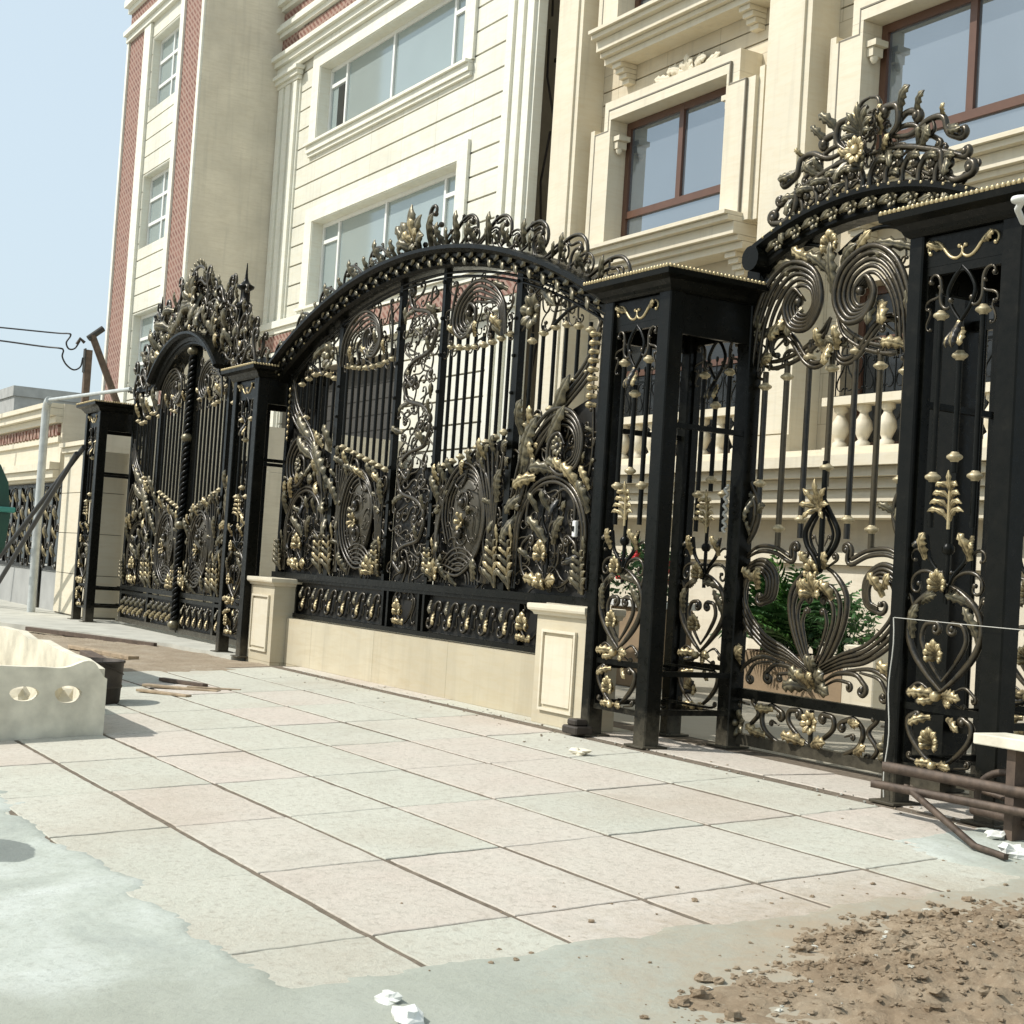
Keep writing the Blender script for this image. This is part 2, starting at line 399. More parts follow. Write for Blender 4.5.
    def sprig(s, u, v, h, m=2, y=0, w=.055, k=5):
        """upright stem of paired leaflets"""
        s.line([(u, v), (u, v+h*.8)], .007, m, y)
        for i in range(k):
            L = h*.42*(1-.10*i)
            for a in (-1, 1): s.leaf(u, v+h*.74*i/k, 90+a*22, L, w*(1-.08*i), a*55, .05, y-.003*i, m if i % 2 else 4, 3, n=9)
        s.leaf(u, v+h*.72, 90, h*.30, w*.8, 0, .02, y, m, 3, n=9)
    def rosette(s, u, v, R, k=8, m=2, y=0):
        for i in range(k):
            s.leaf(u, v, 360*i/k+12, R, R*.62, 0, R*.35, y, m, 2, n=6)
        s.ball(s.P(u, v, y-R*.3), R*.26, m)
    def lace(s, inside, u0, u1, v0, v1, step, seed, r=.009, y=0, leafp=.35, gold=.12, size=1.15):
        """fine curls and leaflets woven through an area of the panel"""
        rn = random.Random(seed); nv = max(1, int((v1-v0)/(step*.87))); nu = max(1, int((u1-u0)/step))
        for j in range(nv+1):
            for i in range(nu+1):
                u = u0+(i+.5*(j % 2))*step+rn.uniform(-.2, .2)*step; v = v0+j*step*.87+rn.uniform(-.2, .2)*step
                k = rn.random(); a = 2.4*noise.noise(Vector((u*1.7, v*1.7, seed)))*PI+rn.uniform(-.5, .5); L = step*size*rn.uniform(.8, 1.25)
                if not inside(u, v): continue
                if k < leafp:
                    s.leaf(u-.4*L*math.cos(a), v-.4*L*math.sin(a), math.degrees(a), L*1.05, L*.42, rn.choice((-1, 1))*rn.uniform(30, 90), L*.3, y, 2 if rn.random() < gold else 4, 3, n=9)
                else:
                    c = rn.choice((-1, 1)); du, dv = .5*L*math.cos(a), .5*L*math.sin(a)
                    s.scroll((u-du, v-dv), (u+du, v+dv), c*5.6, -c*5.2, 0, r*rn.uniform(.8, 1.2), 1, y-rn.uniform(0, .012), n=24, bulb=1.3, sides=5)
    def swirl(s, cu, cv, R, turns, strands, a0, dirn, r=.013, m=1, y=0, tail=.0):
        n = int(26*turns)
        for k in range(strands):
            t = k/max(1, strands-1); pts = []
            for i in range(n+1):
                q = i/n; a = rad(a0)+dirn*2*PI*turns*q; rr = .035+(R*(.42+.58*t)-.035)*q**.85
                pts.append(s.P(cu+rr*math.cos(a), cv+rr*math.sin(a), y-.03*(1-q)))
            s.tube(pts, [r*(.55+.45*math.sin(PI*min(1, .15+.85*i/n))) for i in range(n+1)], 6, m)
        s.ball(s.P(cu, cv, y-.03), .04, m, 8, 6)
    def stroke(s, pts, r=.014, c0=None, c1=None, m=1, y=0, strands=1, gap=.03, n=7, sides=6, flat=None, leafy=0):
        """flowing bar through pts (Catmull-Rom); each end may run into a spiral (direction, radius, turns)"""
        P = [complex(*p) for p in pts]; P = [2*P[0]-P[1]]+P+[2*P[-1]-P[-2]]; q = []
        for i in range(1, len(P)-2):
            a, b, c, d = P[i-1:i+3]
            for k in range(n):
                t = k/n; q.append(.5*((2*b)+(-a+c)*t+(2*a-5*b+4*c-d)*t*t+(-a+3*b-3*c+d)*t**3))
        q.append(P[-2])
        def curl(p, th, c):
            d, R, turns = c; out = []; nn = int(16*turns); z = p
            for i in range(1, nn+1):
                f = 1-.80*(i/nn); step = 2*PI*turns/nn; th += d*step; z += cmath.exp(1j*(th-d*step/2))*R*f*step; out.append(z)
            return out
        e1 = curl(q[-1], cmath.phase(q[-1]-q[-2]), c1) if c1 else []
        e0 = curl(q[0], cmath.phase(q[0]-q[1]), c0)[::-1] if c0 else []
        z = e0+q+e1; K = len(z)
        for j in range(strands):
            o = (j-(strands-1)/2)*gap; pp = []
            for i, w in enumerate(z):
                t = z[min(i+1, K-1)]-z[max(i-1, 0)]; t /= (abs(t) or 1)
                e = min(1, max(0, (i-len(e0)*.6)/8+.15), max(0, (K-1-len(e1)*.6-i)/8+.15))
                w2 = w+1j*t*o*max(0, e); pp.append(s.P(w2.real, w2.imag, y))
            rr = [r*(.55+.45*min(1, i/10, (K-1-i)/10)) for i in range(K)]
            s.tube(pp, rr, sides, m, flat)
        for w, c in ((z[0], c0), (z[-1], c1)):
            if c: s.ball(s.P(w.real, w.imag, y-.004), r*1.25, m, 7, 5)
        for i in range(leafy):
            k = int(len(e0)+(i+.7)/(leafy+.4)*len(q)); k = min(K-2, k); a = math.degrees(cmath.phase(z[k+1]-z[k]))
            s.leaf(z[k].real, z[k].imag, a+(38 if i % 2 else -38), r*7.5, r*3.0, 50 if i % 2 else -50, r*2, y-.005, 4, 4, n=12)
    def comma(s, ctr, pts, tail, strands, r=.013, m=1, y=0, shrink=.15, dt=-.045):
        """nested strands of a comma-shaped volute: the tail strands run side by side, the heads nest"""
        for k in range(strands):
            f = 1-shrink*k
            P = [(u+dt*k, v) for u, v in tail]+[(ctr[0]+(u-ctr[0])*f, ctr[1]+(v-ctr[1])*f) for u, v in pts]
            s.stroke(P, r*(1.15-.08*k), None, None, m, y-.012*(strands-k))
        s.ball(s.P(ctr[0], ctr[1], y-.05), .032, m, 8, 6)
    def collar(s, u, v, r=.04, h=.026, y=0, m=3):
        p = s.P(u, v, y); sc = s.T[4]
        s.lathe(p, [(r*.45, -h), (r*.55, -h*.7), (r*.93, -h*.3), (r, 0), (r*.93, h*.3), (r*.55, h*.7), (r*.45, h)], 10, m)
    def build(s, name, parent=None, mats=None, loc=None, weld=False):
        me = bpy.data.meshes.new(name)
        me.from_pydata(s.v, [], s.f)
        used = sorted(set(s.fm)); mp = {k: i for i, k in enumerate(used)}
        for k in used: me.materials.append(s.mats[k])
        me.polygons.foreach_set('material_index', [mp[k] for k in s.fm])
        bm = bmesh.new(); bm.from_mesh(me)
        if weld: bmesh.ops.remove_doubles(bm, verts=bm.verts, dist=1e-5)
        bmesh.ops.recalc_face_normals(bm, faces=bm.faces); bm.to_mesh(me); bm.free()
        if len(me.polygons) == len(s.sm): me.polygons.foreach_set('use_smooth', s.sm)
        me.update()
        o = bpy.data.objects.new(name, me); C.objects.link(o)
        if parent: o.parent = parent
        if loc: o.location = loc
        return o
def split_build(b, name, parent, tol=.016, cap=90):
    """build the collected ornament as one mesh per free-standing piece"""
    par = list(range(b.gid))
    def find(i):
        while par[i] != i: par[i] = par[par[i]]; i = par[i]
        return i
    cell = {}
    for p, g in zip(b.v, b.grp):
        k = tuple(int(math.floor(c/tol)) for c in p); cell.setdefault(k, set()).add(g)
    offs = [(i, j, k) for i in (-1, 0, 1) for j in (-1, 0, 1) for k in (-1, 0, 1)]
    for k, gs in cell.items():
        for o in offs:
            q = cell.get((k[0]+o[0], k[1]+o[1], k[2]+o[2]))
            if q:
                a = find(next(iter(gs)))
                for g in q | gs: par[find(g)] = a
    cl = {}
    for i, g in enumerate(b.grp): cl.setdefault(find(g), []).append(i)
    cs = sorted(cl.values(), key=len, reverse=True)
    if len(cs) > cap: cs = cs[:cap-1]+[sum(cs[cap-1:], [])]
    own = {}
    for ci, c in enumerate(cs):
        for i in c: own[i] = ci
    fs = [[] for _ in cs]
    for fi, f in enumerate(b.f): fs[own[f[0]]].append(fi)
    out = []
    for ci, c in enumerate(cs):
        n = MB(b.mats); mp = {i: j for j, i in enumerate(c)}
        n.v = [b.v[i] for i in c]; n.f = [[mp[i] for i in b.f[fi]] for fi in fs[ci]]; n.fm = [b.fm[fi] for fi in fs[ci]]; n.sm = [b.sm[fi] for fi in fs[ci]]
        out.append(n.build(name, parent))
    return out
def mb(m): return MB([m] if not isinstance(m, (list, tuple)) else list(m))
def tag(o, label=None, cat=None, group=None, kind=None):
    if label: o['label'] = label
    if cat: o['category'] = cat
    if group: o['group'] = group
    if kind: o['kind'] = kind
    return o
def thing(name, label, cat, loc=(0, 0, 0), rz=0, group=None):
    o = bpy.data.objects.new(name, None); C.objects.link(o); o.empty_display_size = .2
    o.location = loc; o.rotation_euler = (0, 0, rz); return tag(o, label, cat, group)
def kids(o): return [c for c in C.objects if c.parent == o]
def copy_tree(o, parent=None):
    c = o.copy(); C.objects.link(c); c.parent = parent
    for ch in kids(o): copy_tree(ch, c)
    return c

# slope of the pavement that ramps up to the fence line
def pz(y):
    return .053*(min(max(y, 0), 5.77)-5.77)

# ================================================================ IRONWORK
def bar(parent, u, v0, v1, y, r, cols, cr=.04, name='bar', split=True, m=0, ch=.026):
    a = MB(); a.tube([(u, y, v0), (u, y, v1)], r, 8, m)
    if not split:
        for c in cols: a.collar(u, c, cr, ch, y)
    o = a.build(name, parent)
    if split:
        for c in cols: b = MB(); b.collar(u, c, cr, ch, y); b.build('collar', o)
    return o

def arc_fn(cx, R, vpeak):
    def f(u, h=0):                                   # point at arc parameter u (horizontal), h along the normal
        a = math.asin(max(-1, min(1, (u-cx)/R)))
        return (cx+(R+h)*math.sin(a), vpeak-R+(R+h)*math.cos(a), a)
    return f
def arch_beam(m, f, u0, u1, prof, n=48, mat=0):
    R = []
    for i in range(n+1):
        u = u0+(u1-u0)*i/n
        R.append([(f(u, dr)[0], yy, f(u, dr)[1]) for dr, yy in prof])
    m.rings(R, mat, smooth=False)
ARCH = [(0, .10), (0, -.10), (.02, -.13), (.045, -.13), (.05, -.15), (.10, -.16), (.105, -.21), (.13, -.25), (.16, -.25), (.17, -.22), (.17, .10)]

# ---------------------------------------------------------------- square cages either side of the gates
CW, CD, CC = .75, .80, .345
def cage_panel(root, y, full=True):
    fr = MB()
    for z0, z1 in ((.19, .225), (.50, .535), (2.755, 2.80)):
        fr.box(.10, .62, y-.018, y+.018, z0, z1)
    fr.box(.10, .118, y-.015, y+.015, .225, 2.755); fr.box(.602, .62, y-.015, y+.015, .225, 2.755)
    fr.box(.10, .62, y-.02, y+.02, 2.80, 2.96)
    fr.build('panel_frame', root)
    bar(root, CC, 1.72, 2.38, y, .017, (2.32, 1.80), .042)
    for s in (-1, 1):
        bar(root, CC+s*.14, 1.44, 2.64, y, .017, (2.54, 1.70), .042)
    m = MB(); g = MB()
    for sx in (-1, 1):
        m.set(CC, sx, y-.01); g.set(CC, sx, y-.02)
        m.scroll((.21, 2.72), (.07, 2.61), 4.6, -4.2, 0, .012)
        m.scroll((.215, 2.575), (.15, 2.69), 4.2, -3.2, 0, .009)
        m.scroll((.20, 2.47), (.235, 2.58), 3.5, -3, 0, .007)
        m.curve([(0, 2.78), (.055, 2.725), (.09, 2.65), (.06, 2.57), (0, 2.495)], .012)
        m.curve([(.15, 1.40), (.12, 1.28), (.05, 1.20), (0, 1.10)], .013)
        m.scroll((.03, 1.12), (.185, 1.15), -1.5, -5.2, -.6, .011)
        m.scroll((.03, 1.21), (.22, 1.27), 1, -4.2, 0, .009)
        m.stroke([(0, .61), (.10, .69), (.20, .80), (.245, .92), (.205, 1.03), (.10, 1.11), (.0, 1.15)], .020, leafy=0)
        m.stroke([(0, .66), (.08, .75), (.145, .86), (.125, .94), (.065, .955)], .014, None, (1, .035, 1.1))
        m.stroke([(.21, 1.02), (.235, 1.08)], .012, None, (-1, .02, .8))
        m.stroke([(.06, .60), (.15, .64), (.22, .60)], .010, None, (-1, .018, 1.0)); m.stroke([(.06, .57), (.14, .535)], .009, None, (1, .016, .9))
        m.stroke([(0, .225), (.10, .28), (.19, .37), (.21, .45), (.16, .485)], .017, None, (1, .022, .9))
        m.stroke([(.10, .235), (.19, .25)], .009, None, (1, .018, 1.0))
        m.leaf(.22, .86, 95, .20, .065, 40, .04, m=4, lobes=5); m.leaf(.17, 1.05, 150, .15, .055, 30, .04, m=4)
        g.scroll((.215, 2.87), (.02, 2.885), 4.6, -4.2, 0, .010, m=2)
        g.leaf(.13, 2.89, 10, .10, .045, 30, .03)
        g.leaf(.015, 2.46, -80+25, .11, .05, -50, .04)
        g.leaf(.145, 1.27, 80, .15, .065, 60, .05)
        g.leaf(.155, 1.40, -70, .08, .04, 40, .04)
        g.leaf(.01, .585, 12, .17, .065, -30, .05, lobes=5); g.leaf(.02, .575, -28, .10, .045, 40, .04)
        g.leaf(.05, .475, -8, .13, .05, -40, .04); g.leaf(0, .235, 12, .12, .05, -30, .03)
        for i in range(4): g.leaf(0, 1.47+.055*i, 62-4*i, .15-.022*i, .034, -105, .03, lobes=3)
    m.set(CC, 1, y-.01); g.set(CC, 1, y-.02)
    m.line([(0, 1.50), (0, 1.05)], .013)
    m.ball(m.P(0, 1.33), .034, 0)
    g.leaf(0, 2.50, -92, .15, .07, 10, .05)
    g.leaf(0, 1.60, 90, .13, .035, 0, .02, lobes=3); g.line([(0, 1.43), (0, 1.66)], .010, 2)
    g.palmette(0, 1.13, 90, .10, .045, 170, 7, bend=15)
    g.palmette(0, .775, 90, .10, .048, 165, 7, bend=45)
    g.palmette(0, .335, 90, .10, .052, 165, 7, bend=45)
    g.ball(g.P(0, .585, -.03), .03, 2); g.ball(g.P(0, .235, -.03), .024, 2)
    split_build(m, 'scrollwork', root); split_build(g, 'gold_leaf_ornament', root)

def make_cage(label):
    t = thing('gate_pillar', label, 'gate pillar', (0, 0, 0), 0, 'openwork iron pillars between the gates')
    for (x0, x1) in ((0, .10), (.62, CW)):
        for (y0, y1) in ((0, .12), (CD-.12, CD)):
            p = MB(); p.bevel_box(x0, x1, y0, y1, 0, 2.97, .008); o = p.build('post', t)
            b = MB(); b.bevel_box(x0-.04, x1+.04, y0-.04, y1+.04, .0, .014, .003); b.build('base_plate', o)
    cage_panel(t, .05); cage_panel(t, CD-.06)
    s = MB()
    for z in (.21, .46, 2.08):
        s.box(CW-.05, CW-.01, .12, CD-.12, z, z+.035); s.box(.01, .05, .12, CD-.12, z, z+.035)
    for z in (.21, .46):
        s.box(.12, CW-.12, CD-.20, CD-.16, z+.036, z+.05); s.box(.12, CW-.12, .22, .25, z+.036, z+.05)
    s.box(CW-.06, CW-.02, .12, CD-.12, 2.70, 2.97); s.box(.02, .06, .12, CD-.12, 2.70, 2.97)
    s.build('side_rails', t)
    c = MB()
    rings = []
    for z, o in ((2.965, .0), (2.98, .02), (3.00, .03), (3.03, .06), (3.045, .10), (3.05, .115), (3.085, .12), (3.09, .11)):
        rings.append([(-o, -o, z), (CW+o, -o, z), (CW+o, CD+o, z), (-o, CD+o, z)])
    rings.append([(.25, .25, 3.12), (CW-.25, .25, 3.12), (CW-.25, CD-.25, 3.12), (.25, CD-.25, 3.12)])
    c.rings(rings, 0, smooth=False); cp = c.build('cap', t)
    b = MB(); o = .115
    for (ax, ay, bx, by) in ((-o, -o, CW+o, -o), (CW+o, -o, CW+o, CD+o), (-o, CD+o, CW+o, CD+o), (-o, -o, -o, CD+o)):
        n = int(math.hypot(bx-ax, by-ay)/.032)
        for i in range(n):
            b.ball((ax+(bx-ax)*(i+.5)/n, ay+(by-ay)*(i+.5)/n, 3.096), .0155, 2, 5, 4)
    b.build('beaded_edge', cp)
    return t
Y_F = 5.77
cage = make_cage('black openwork iron pillar with gold leaves at the far right, behind the brown steel bars')
cage.location = (-5.72, Y_F, 0)
for x, lab in ((-8.55, 'black openwork iron pillar between the wide arched panel and the narrow gate with a crown'),
               (-15.75, 'black iron pillar beside the narrow end of the cream plinth wall, next to the tall-crowned gate'),
               (-21.75, 'farthest iron pillar, tan wall showing through its open side, next to the grey pipe')):
    c = copy_tree(cage); c.location = (x, Y_F, 0); c['label'] = lab

# ---------------------------------------------------------------- bays shared by the wide panel and the double gate
def inner_bay(m, g):                     # u .46 .. 1.66, v .93 .. 2.0 (cartouche)
    n = 26; cu, cv = 1.03, 1.48
    o = [(cu+.235*math.sin(2*PI*i/24), cv-.36*math.cos(2*PI*i/24)) for i in range(24)]      # oval plate in the middle
    m.rings([[m.P(cu+(u-cu)*k, cv+(v-cv)*k, yy) for u, v in o] for k, yy in ((1, .02), (1, .0), (.9, -.012), (.5, -.03))], 5)
    for k in range(4):                                  # parallel lines sweep in from the foot and round the plate
        f = 1+.115*k
        P = [(.50+.012*k, 1.16-.055*k), (.72, 1.20-.05*k)]+[(cu+(u-cu)*f, cv+(v-cv)*f) for u, v in ((1.03, 1.14), (1.24, 1.28), (1.31, 1.52), (1.20, 1.76), (1.0, 1.83), (.82, 1.70), (.78, 1.50), (.85, 1.33))]
        m.stroke(P, .0135, None, (1, .04, .7) if k == 0 else None, y=-.012*k, n=5)
    m.stroke([(1.36, 1.10), (1.45, 1.30), (1.48, 1.6), (1.38, 1.84), (1.20, 1.95)], .016, (1, .03, 1), (1, .035, 1.1), y=-.02, leafy=3)
    m.stroke([(.62, 1.30), (.56, 1.55), (.60, 1.75)], .013, (-1, .03, 1), (-1, .03, 1.1), y=-.02, leafy=1)
    for k in range(5):                                  # rainbow lines at the foot
        R = .13+.042*k
        m.curve([(1.0+R*1.15*math.cos(a), .95+R*math.sin(a)) for a in [PI*i/10 for i in range(11)]], .0115, 1, -.02, n=2)
    m.swirl(1.04, 1.62, .13, 1.2, 2, 200, 1, .010, 1, -.02); m.swirl(1.02, 1.36, .12, 1.2, 2, 20, 1, .010, 1, -.02)
    for k in range(6):                                  # reeds that fan up on either side
        m.curve([(1.50-.02*k, .97), (1.53-.012*k, 1.3), (1.55-.03*k, 1.65), (1.61-.085*k, 2.02+.02*k)], .0125, 1, -.01-.004*k)
        m.curve([(.56+.02*k, .97), (.53+.014*k, 1.25), (.54+.022*k, 1.55), (.50+.07*k, 1.86-.01*k)], .0115, 1, -.01-.004*k)
    for (u, v, an, L, w, bd) in ((1.55, 1.62, 80, .30, .11, -40), (.56, 1.62, 95, .26, .10, 30), (1.22, .98, 40, .22, .10, 60), (.80, .98, 140, .20, .09, -50)):
        m.leaf(u, v, an, L, w, bd, .05, -.02, m=4, lobes=5)
    m.scroll((1.30, 1.05), (1.52, 1.35), 4.8, -4.4, 0, .013, y=-.02); m.scroll((.62, 1.5), (.55, 1.85), 4.4, -4.4, 0, .012, y=-.02); m.scroll((1.22, 1.96), (.88, 1.86), 5, -4.5, 0, .014, y=-.02)
    m.lace(lambda u, v: v < 1.84+(u-.5)*.25 and ((u-cu)/.40)**2+((v-cv)/.56)**2 > 1, .50, 1.62, .97, 2.08, .12, 31, .0095, .006, .22)
    m.lace(lambda u, v: ((u-cu)/.20)**2+((v-cv)/.31)**2 < 1, .8, 1.3, 1.15, 1.85, .11, 32, .006, -.02, .15)
    for k in range(9):                                  # leaf fringe under the gold collars
        u = .54+k*.128; v = 1.86+(u-.5)*.25
        (g if k % 3 == 0 else m).leaf(u, v-.10, 70+random.uniform(-40, 60), .19, .08, random.uniform(-50, 50), .06, m=2 if k % 3 == 0 else 4)
    g.sprig(1.60, .94, .50)
    g.sprig(.52, .96, .36)
    g.palmette(.62, .98, 75, .18, .07, 120, 5)
    g.palmette(1.05, 1.46, 80, .10, .05, 300, 6)
def inner_swirl(m, g, z=0, top=3.52):    # u .46 .. 1.66, v 3.0 .. 3.55
    m.comma((.95, 3.22+z), [(1.32, 3.42+z), (1.04, 3.47+z), (.78, 3.34+z), (.71, 3.14+z), (.86, 3.02+z), (1.04, 3.08+z), (1.08, 3.23+z), (.98, 3.30+z), (.91, 3.23+z)], [(1.60, 2.98+z), (1.54, 3.24+z)], 5, .014)
    m.stroke([(1.25, 3.02+z), (1.30, 3.16+z), (1.20, 3.24+z)], .012, (1, .03, 1), (1, .025, 1), y=-.02); m.stroke([(.56, 3.02+z), (.58, 3.3+z), (.64, 3.5+z)], .012, (1, .03, 1), (1, .03, 1), y=-.01)
    m.leaf(.96, 3.20+z, -70, .20, .08, -50, .06, m=4); m.leaf(1.48, 3.36+z, 150, .24, .07, 30, .05, m=4)
    m.lace(lambda u, v: v < 3.56+z-.14*max(0, u-.6)-.18*max(0, u-1.1), .52, 1.62, 3.02+z, 3.5+z, .15, 41, .008, .01, .15)
    g.leaf(1.45, 3.02+z, 110, .18, .09, 60, .05); g.leaf(1.0, 3.02+z, 60, .16, .08, -50, .05); g.leaf(.72, 3.04+z, 120, .15, .07, 40, .05)
def outer_bay(m, g, top=True):           # u 1.76 .. 2.92
    c = 2.34
    for R in (.50, .46):
        m.curve([(c+R*math.cos(a), 1.34+R*.95*math.sin(a)) for a in [PI*i/14 for i in range(15)]], .018, 1, n=2)
        for s in (-1, 1): m.line([(c+s*R, .95), (c+s*R, 1.34)], .016, 1)
    for s in (-1, 1):
        m.stroke([(c+s*.04, 1.00), (c+s*.20, .99), (c+s*.36, 1.10), (c+s*.38, 1.28), (c+s*.28, 1.36)], .015, None, (s, .045, 1.2))
        m.stroke([(c+s*.03, 1.66), (c+s*.18, 1.72), (c+s*.32, 1.62), (c+s*.34, 1.48)], .014, (s, .03, 1), (-s, .035, 1.2))
        m.stroke([(c+s*.05, 1.08), (c+s*.14, 1.16), (c+s*.15, 1.28)], .011, None, (-s, .025, 1.1))
        m.leaf(c+s*.05, 1.30, 90-s*30, .30, .10, s*-40, .05, m=4)
        m.curve([(c+s*.03, 1.38), (c+s*.10, 1.48), (c+s*.09, 1.58), (c, 1.65)], .012)
        g.leaf(c, .98, 90-s*62, .24, .10, s*-35, .05)
    g.palmette(c, 1.20, 90, .14, .09, 150, 5); m.line([(c, 1.0), (c, 1.4)], .012)
    g.palmette(c, .96, 90, .13, .09, 90, 3)
    for k in range(7):                                  # acanthus over the round arch
        a = .35+2.45*k/6
        (g if k % 3 == 1 else m).leaf(c+.53*math.cos(a), 1.36+.50*math.sin(a), math.degrees(a)+70, .26, .11, 40, .06, m=2 if k % 3 == 1 else 4)
    m.comma((2.47, 2.04), [(2.28, 2.30), (2.60, 2.30), (2.78, 2.12), (2.74, 1.90), (2.52, 1.82), (2.34, 1.92), (2.34, 2.08), (2.46, 2.14), (2.55, 2.05)], [(1.82, 1.66), (1.96, 2.02)], 4, .014, dt=.05)
    m.rosette(2.47, 2.04, .08, 8, 4, -.04); m.stroke([(2.82, 1.75), (2.86, 2.0), (2.84, 2.3)], .012, (-1, .03, 1), (1, .03, 1), leafy=2)
    for k in range(4):                                  # sweeping stems rising outwards
        m.curve([(1.82+.03*k, 1.62), (1.98+.03*k, 1.98-.01*k), (2.30+.03*k, 2.36-.03*k), (2.70+.03*k, 2.66-.035*k), (2.88, 2.96-.06*k)], .016, 1, -.006*k)
    m.leaf(1.88, 1.75, 76, .60, .18, -32, .06, m=4, lobes=7); m.leaf(2.25, 2.22, 42, .48, .15, 12, .06, m=4); m.leaf(2.2, 2.1, 20, .42, .14, 40, .06, m=4)
    m.leaf(1.84, 2.15, 100, .30, .12, -60, .06, m=4)
    m.scroll((1.88, 2.08), (2.12, 2.28), 5, -4, .2, .012)
    g.sprig(1.82, .94, .50); g.sprig(2.86, .94, .42, 4)
    g.leaf(1.96, 2.20, 40, .20, .09, 60, .05); g.leaf(2.6, 1.84, 160, .2, .09, -40, .05); g.leaf(2.86, 1.7, 100, .2, .08, 30, .04)
    g.leaf(2.05, 1.92, 60, .18, .08, 60, .05)
    m.lace(lambda u, v: v < 2.02+.22*max(0, u-1.9) and ((u-c)/.55)**2+((v-1.30)/.55)**2 > 1, 1.82, 2.88, .97, 2.25, .12, 51, .0095, .006, .22)
    m.lace(lambda u, v: ((u-c)/.44)**2+((v-1.32)/.42)**2 < 1, 1.9, 2.8, .98, 1.74, .14, 52, .0085, .01, .1)
    if top:
        m.lace(lambda u, v: v < 3.50-.33*(u-1.8) and v > 3.06, 1.80, 2.72, 3.08, 3.45, .15, 53, .008, .01, .15)
        m.curve([(2.86, 2.95), (2.80, 3.02), (2.62, 3.10), (2.42, 3.08), (2.2, 2.98)], .015)
        for k in range(9):
            g.leaf(2.90, 2.32+.065*k, 165, .09, .05, 40, .04, lobes=2, n=6)
        m.rosette(1.93, 3.12, .15, 7, 4); m.scroll((2.1, 3.02), (2.36, 3.12), 4.5, -4, 0, .013)
        m.scroll((1.84, 3.38), (2.12, 3.24), 4.5, -4.5, 0, .012); m.scroll((2.25, 3.25), (2.55, 3.12), 4.5, -4.5, 0, .011)
        m.leaf(2.0, 3.28, -20, .34, .10, -20, .05, m=4)
def s_band(m, g, u0, u1, v0, v1, n, right=1):
    w = (u1-u0)/n
    for i in range(n):
        a = u0+w*(i+.5)
        m.scroll((a+.30*w*right, v1-.10), (a-.34*w*right, v0+.09), 5.2, -5.0, 0, .016)
        m.scroll((a+.42*w*right, v0+.15), (a+.22*w*right, v0+.06), 3, -3, 0, .008, bulb=1.4)
        m.leaf(a-.30*w, v1-.03, -60, .15, .07, 45, .05, m=4); g.leaf(a-.05*w, v0+.16, -35, .15, .065, -30, .045)
def vase(m, g, c, v0, v1):
    for s in (-1, 1):
        m.scroll((c+s*.03, v0+.04), (c+s*.09, v1-.05), 0, s*4, s*1.0, .012)
        g.leaf(c, v0+.03, 90-s*60, .12, .06, s*-40, .04)
    g.palmette(c, v0+.13, 90, .13, .08, 140, 5)

# ---------------------------------------------------------------- wide arched panel on the plinth wall
PX, PY = -11.93, 6.10
wide = thing('arched_fence_panel', 'wide arched black and gold iron panel standing on the low cream plinth wall', 'fence panel', (PX, PY, 0))
low = arc_fn(0, 6.8, 3.68)
fr = MB()
for u, w in ((.42, .05), (1.70, .085), (2.955, .07)):
    for s in (-1, 1):
        vt = low(s*u)[1]+.02
        fr.box(s*u-w/2, s*u+w/2, -.03, .03, .87, vt)
for s in (-1, 1):
    for k in range(9):
        fr.ball((s*.42, -.03, 1.0+k*.32), .022, 0, 6, 4); fr.ball((s*1.68, -.035, 1.0+k*.3), .018, 0, 6, 4)
fr.box(-3.05, 3.05, -.045, .045, .865, .925)
fr.box(-2.42, 2.30, -.04, .04, .475, .515); fr.box(-2.42, 2.30, -.03, .03, .835, .863)
for u in (-2.40, -.40, -.30, .30, .40, 1.98, 2.28): fr.box(u-.018, u+.018, -.025, .025, .516, .834)
fr.build('frame', wide)
bk = MB(); bk.box(-2.40, 2.28, .026, .032, .516, .834)
for s in (-1, 1):
    for (a, b, fa) in ((.45, 1.655, lambda u: 1.90+(u-.5)*.25), (1.745, 2.92, lambda u: 2.14+.05*(u-1.88)/.165)):
        n = 12; P = [(a+(b-a)*i/n) for i in range(n+1)]
        bk.rings([[(s*u, .034, .925), (s*u, .034, fa(u)), (s*u, .040, fa(u)), (s*u, .040, .925)] for u in P], 0, smooth=False)
bk.box(-.395, .395, .034, .040, .926, 1.95)
bk.fm = [5]*len(bk.fm); bk.mats = MATS[:5]+[SHEET]; bk.build('backing_sheet', wide)
am = MB(); arch_beam(am, low, -3.12, 3.12, ARCH, 60)
ar = am.build('arch', wide)
d = MB()
for i in range(58):
    u = -3.05+6.1*(i+.5)/58; x, v, a = low(u, .075)
    d.set(x, 1, -.165, v)
    d.leaf(-.05, 0, -math.degrees(a)+(22 if i % 2 else -22), .13, .06, 30 if i % 2 else -30, .02, m=4, n=6)
    x, v, a = low(u, .032); d.ball((x, -.135, v), .014, 2 if i % 3 == 0 else 0, 5, 4)
split_build(d, 'arch_ornament', ar)
ir = MB()
for h in (-.03, -.07):
    ir.tube([(low(u, h)[0], -.02, low(u, h)[1]) for u in [-3+6*i/40 for i in range(41)]], .012, 6, 0)
ir.build('inner_arch_rail', wide)
for s in (-1, 1):
    for k in range(8):
        u = .57+k*.14; vb = 1.93+(u-.5)*.25; vt = 2.99-.05*math.sin((u-.5)*3)
        bar(wide, s*u, vb-.10, vt+.10, 0, .016, (vb, vt), .042)
    for k in range(6):
        u = 1.88+k*.165; vb = 2.24+.05*k+.10*(k > 3); vt = 2.90+.08*math.sin(PI*k/5)
        if vt-vb > .2: bar(wide, s*u, vb-.08, vt+.06, .01, .016, (vb, vt), .042)
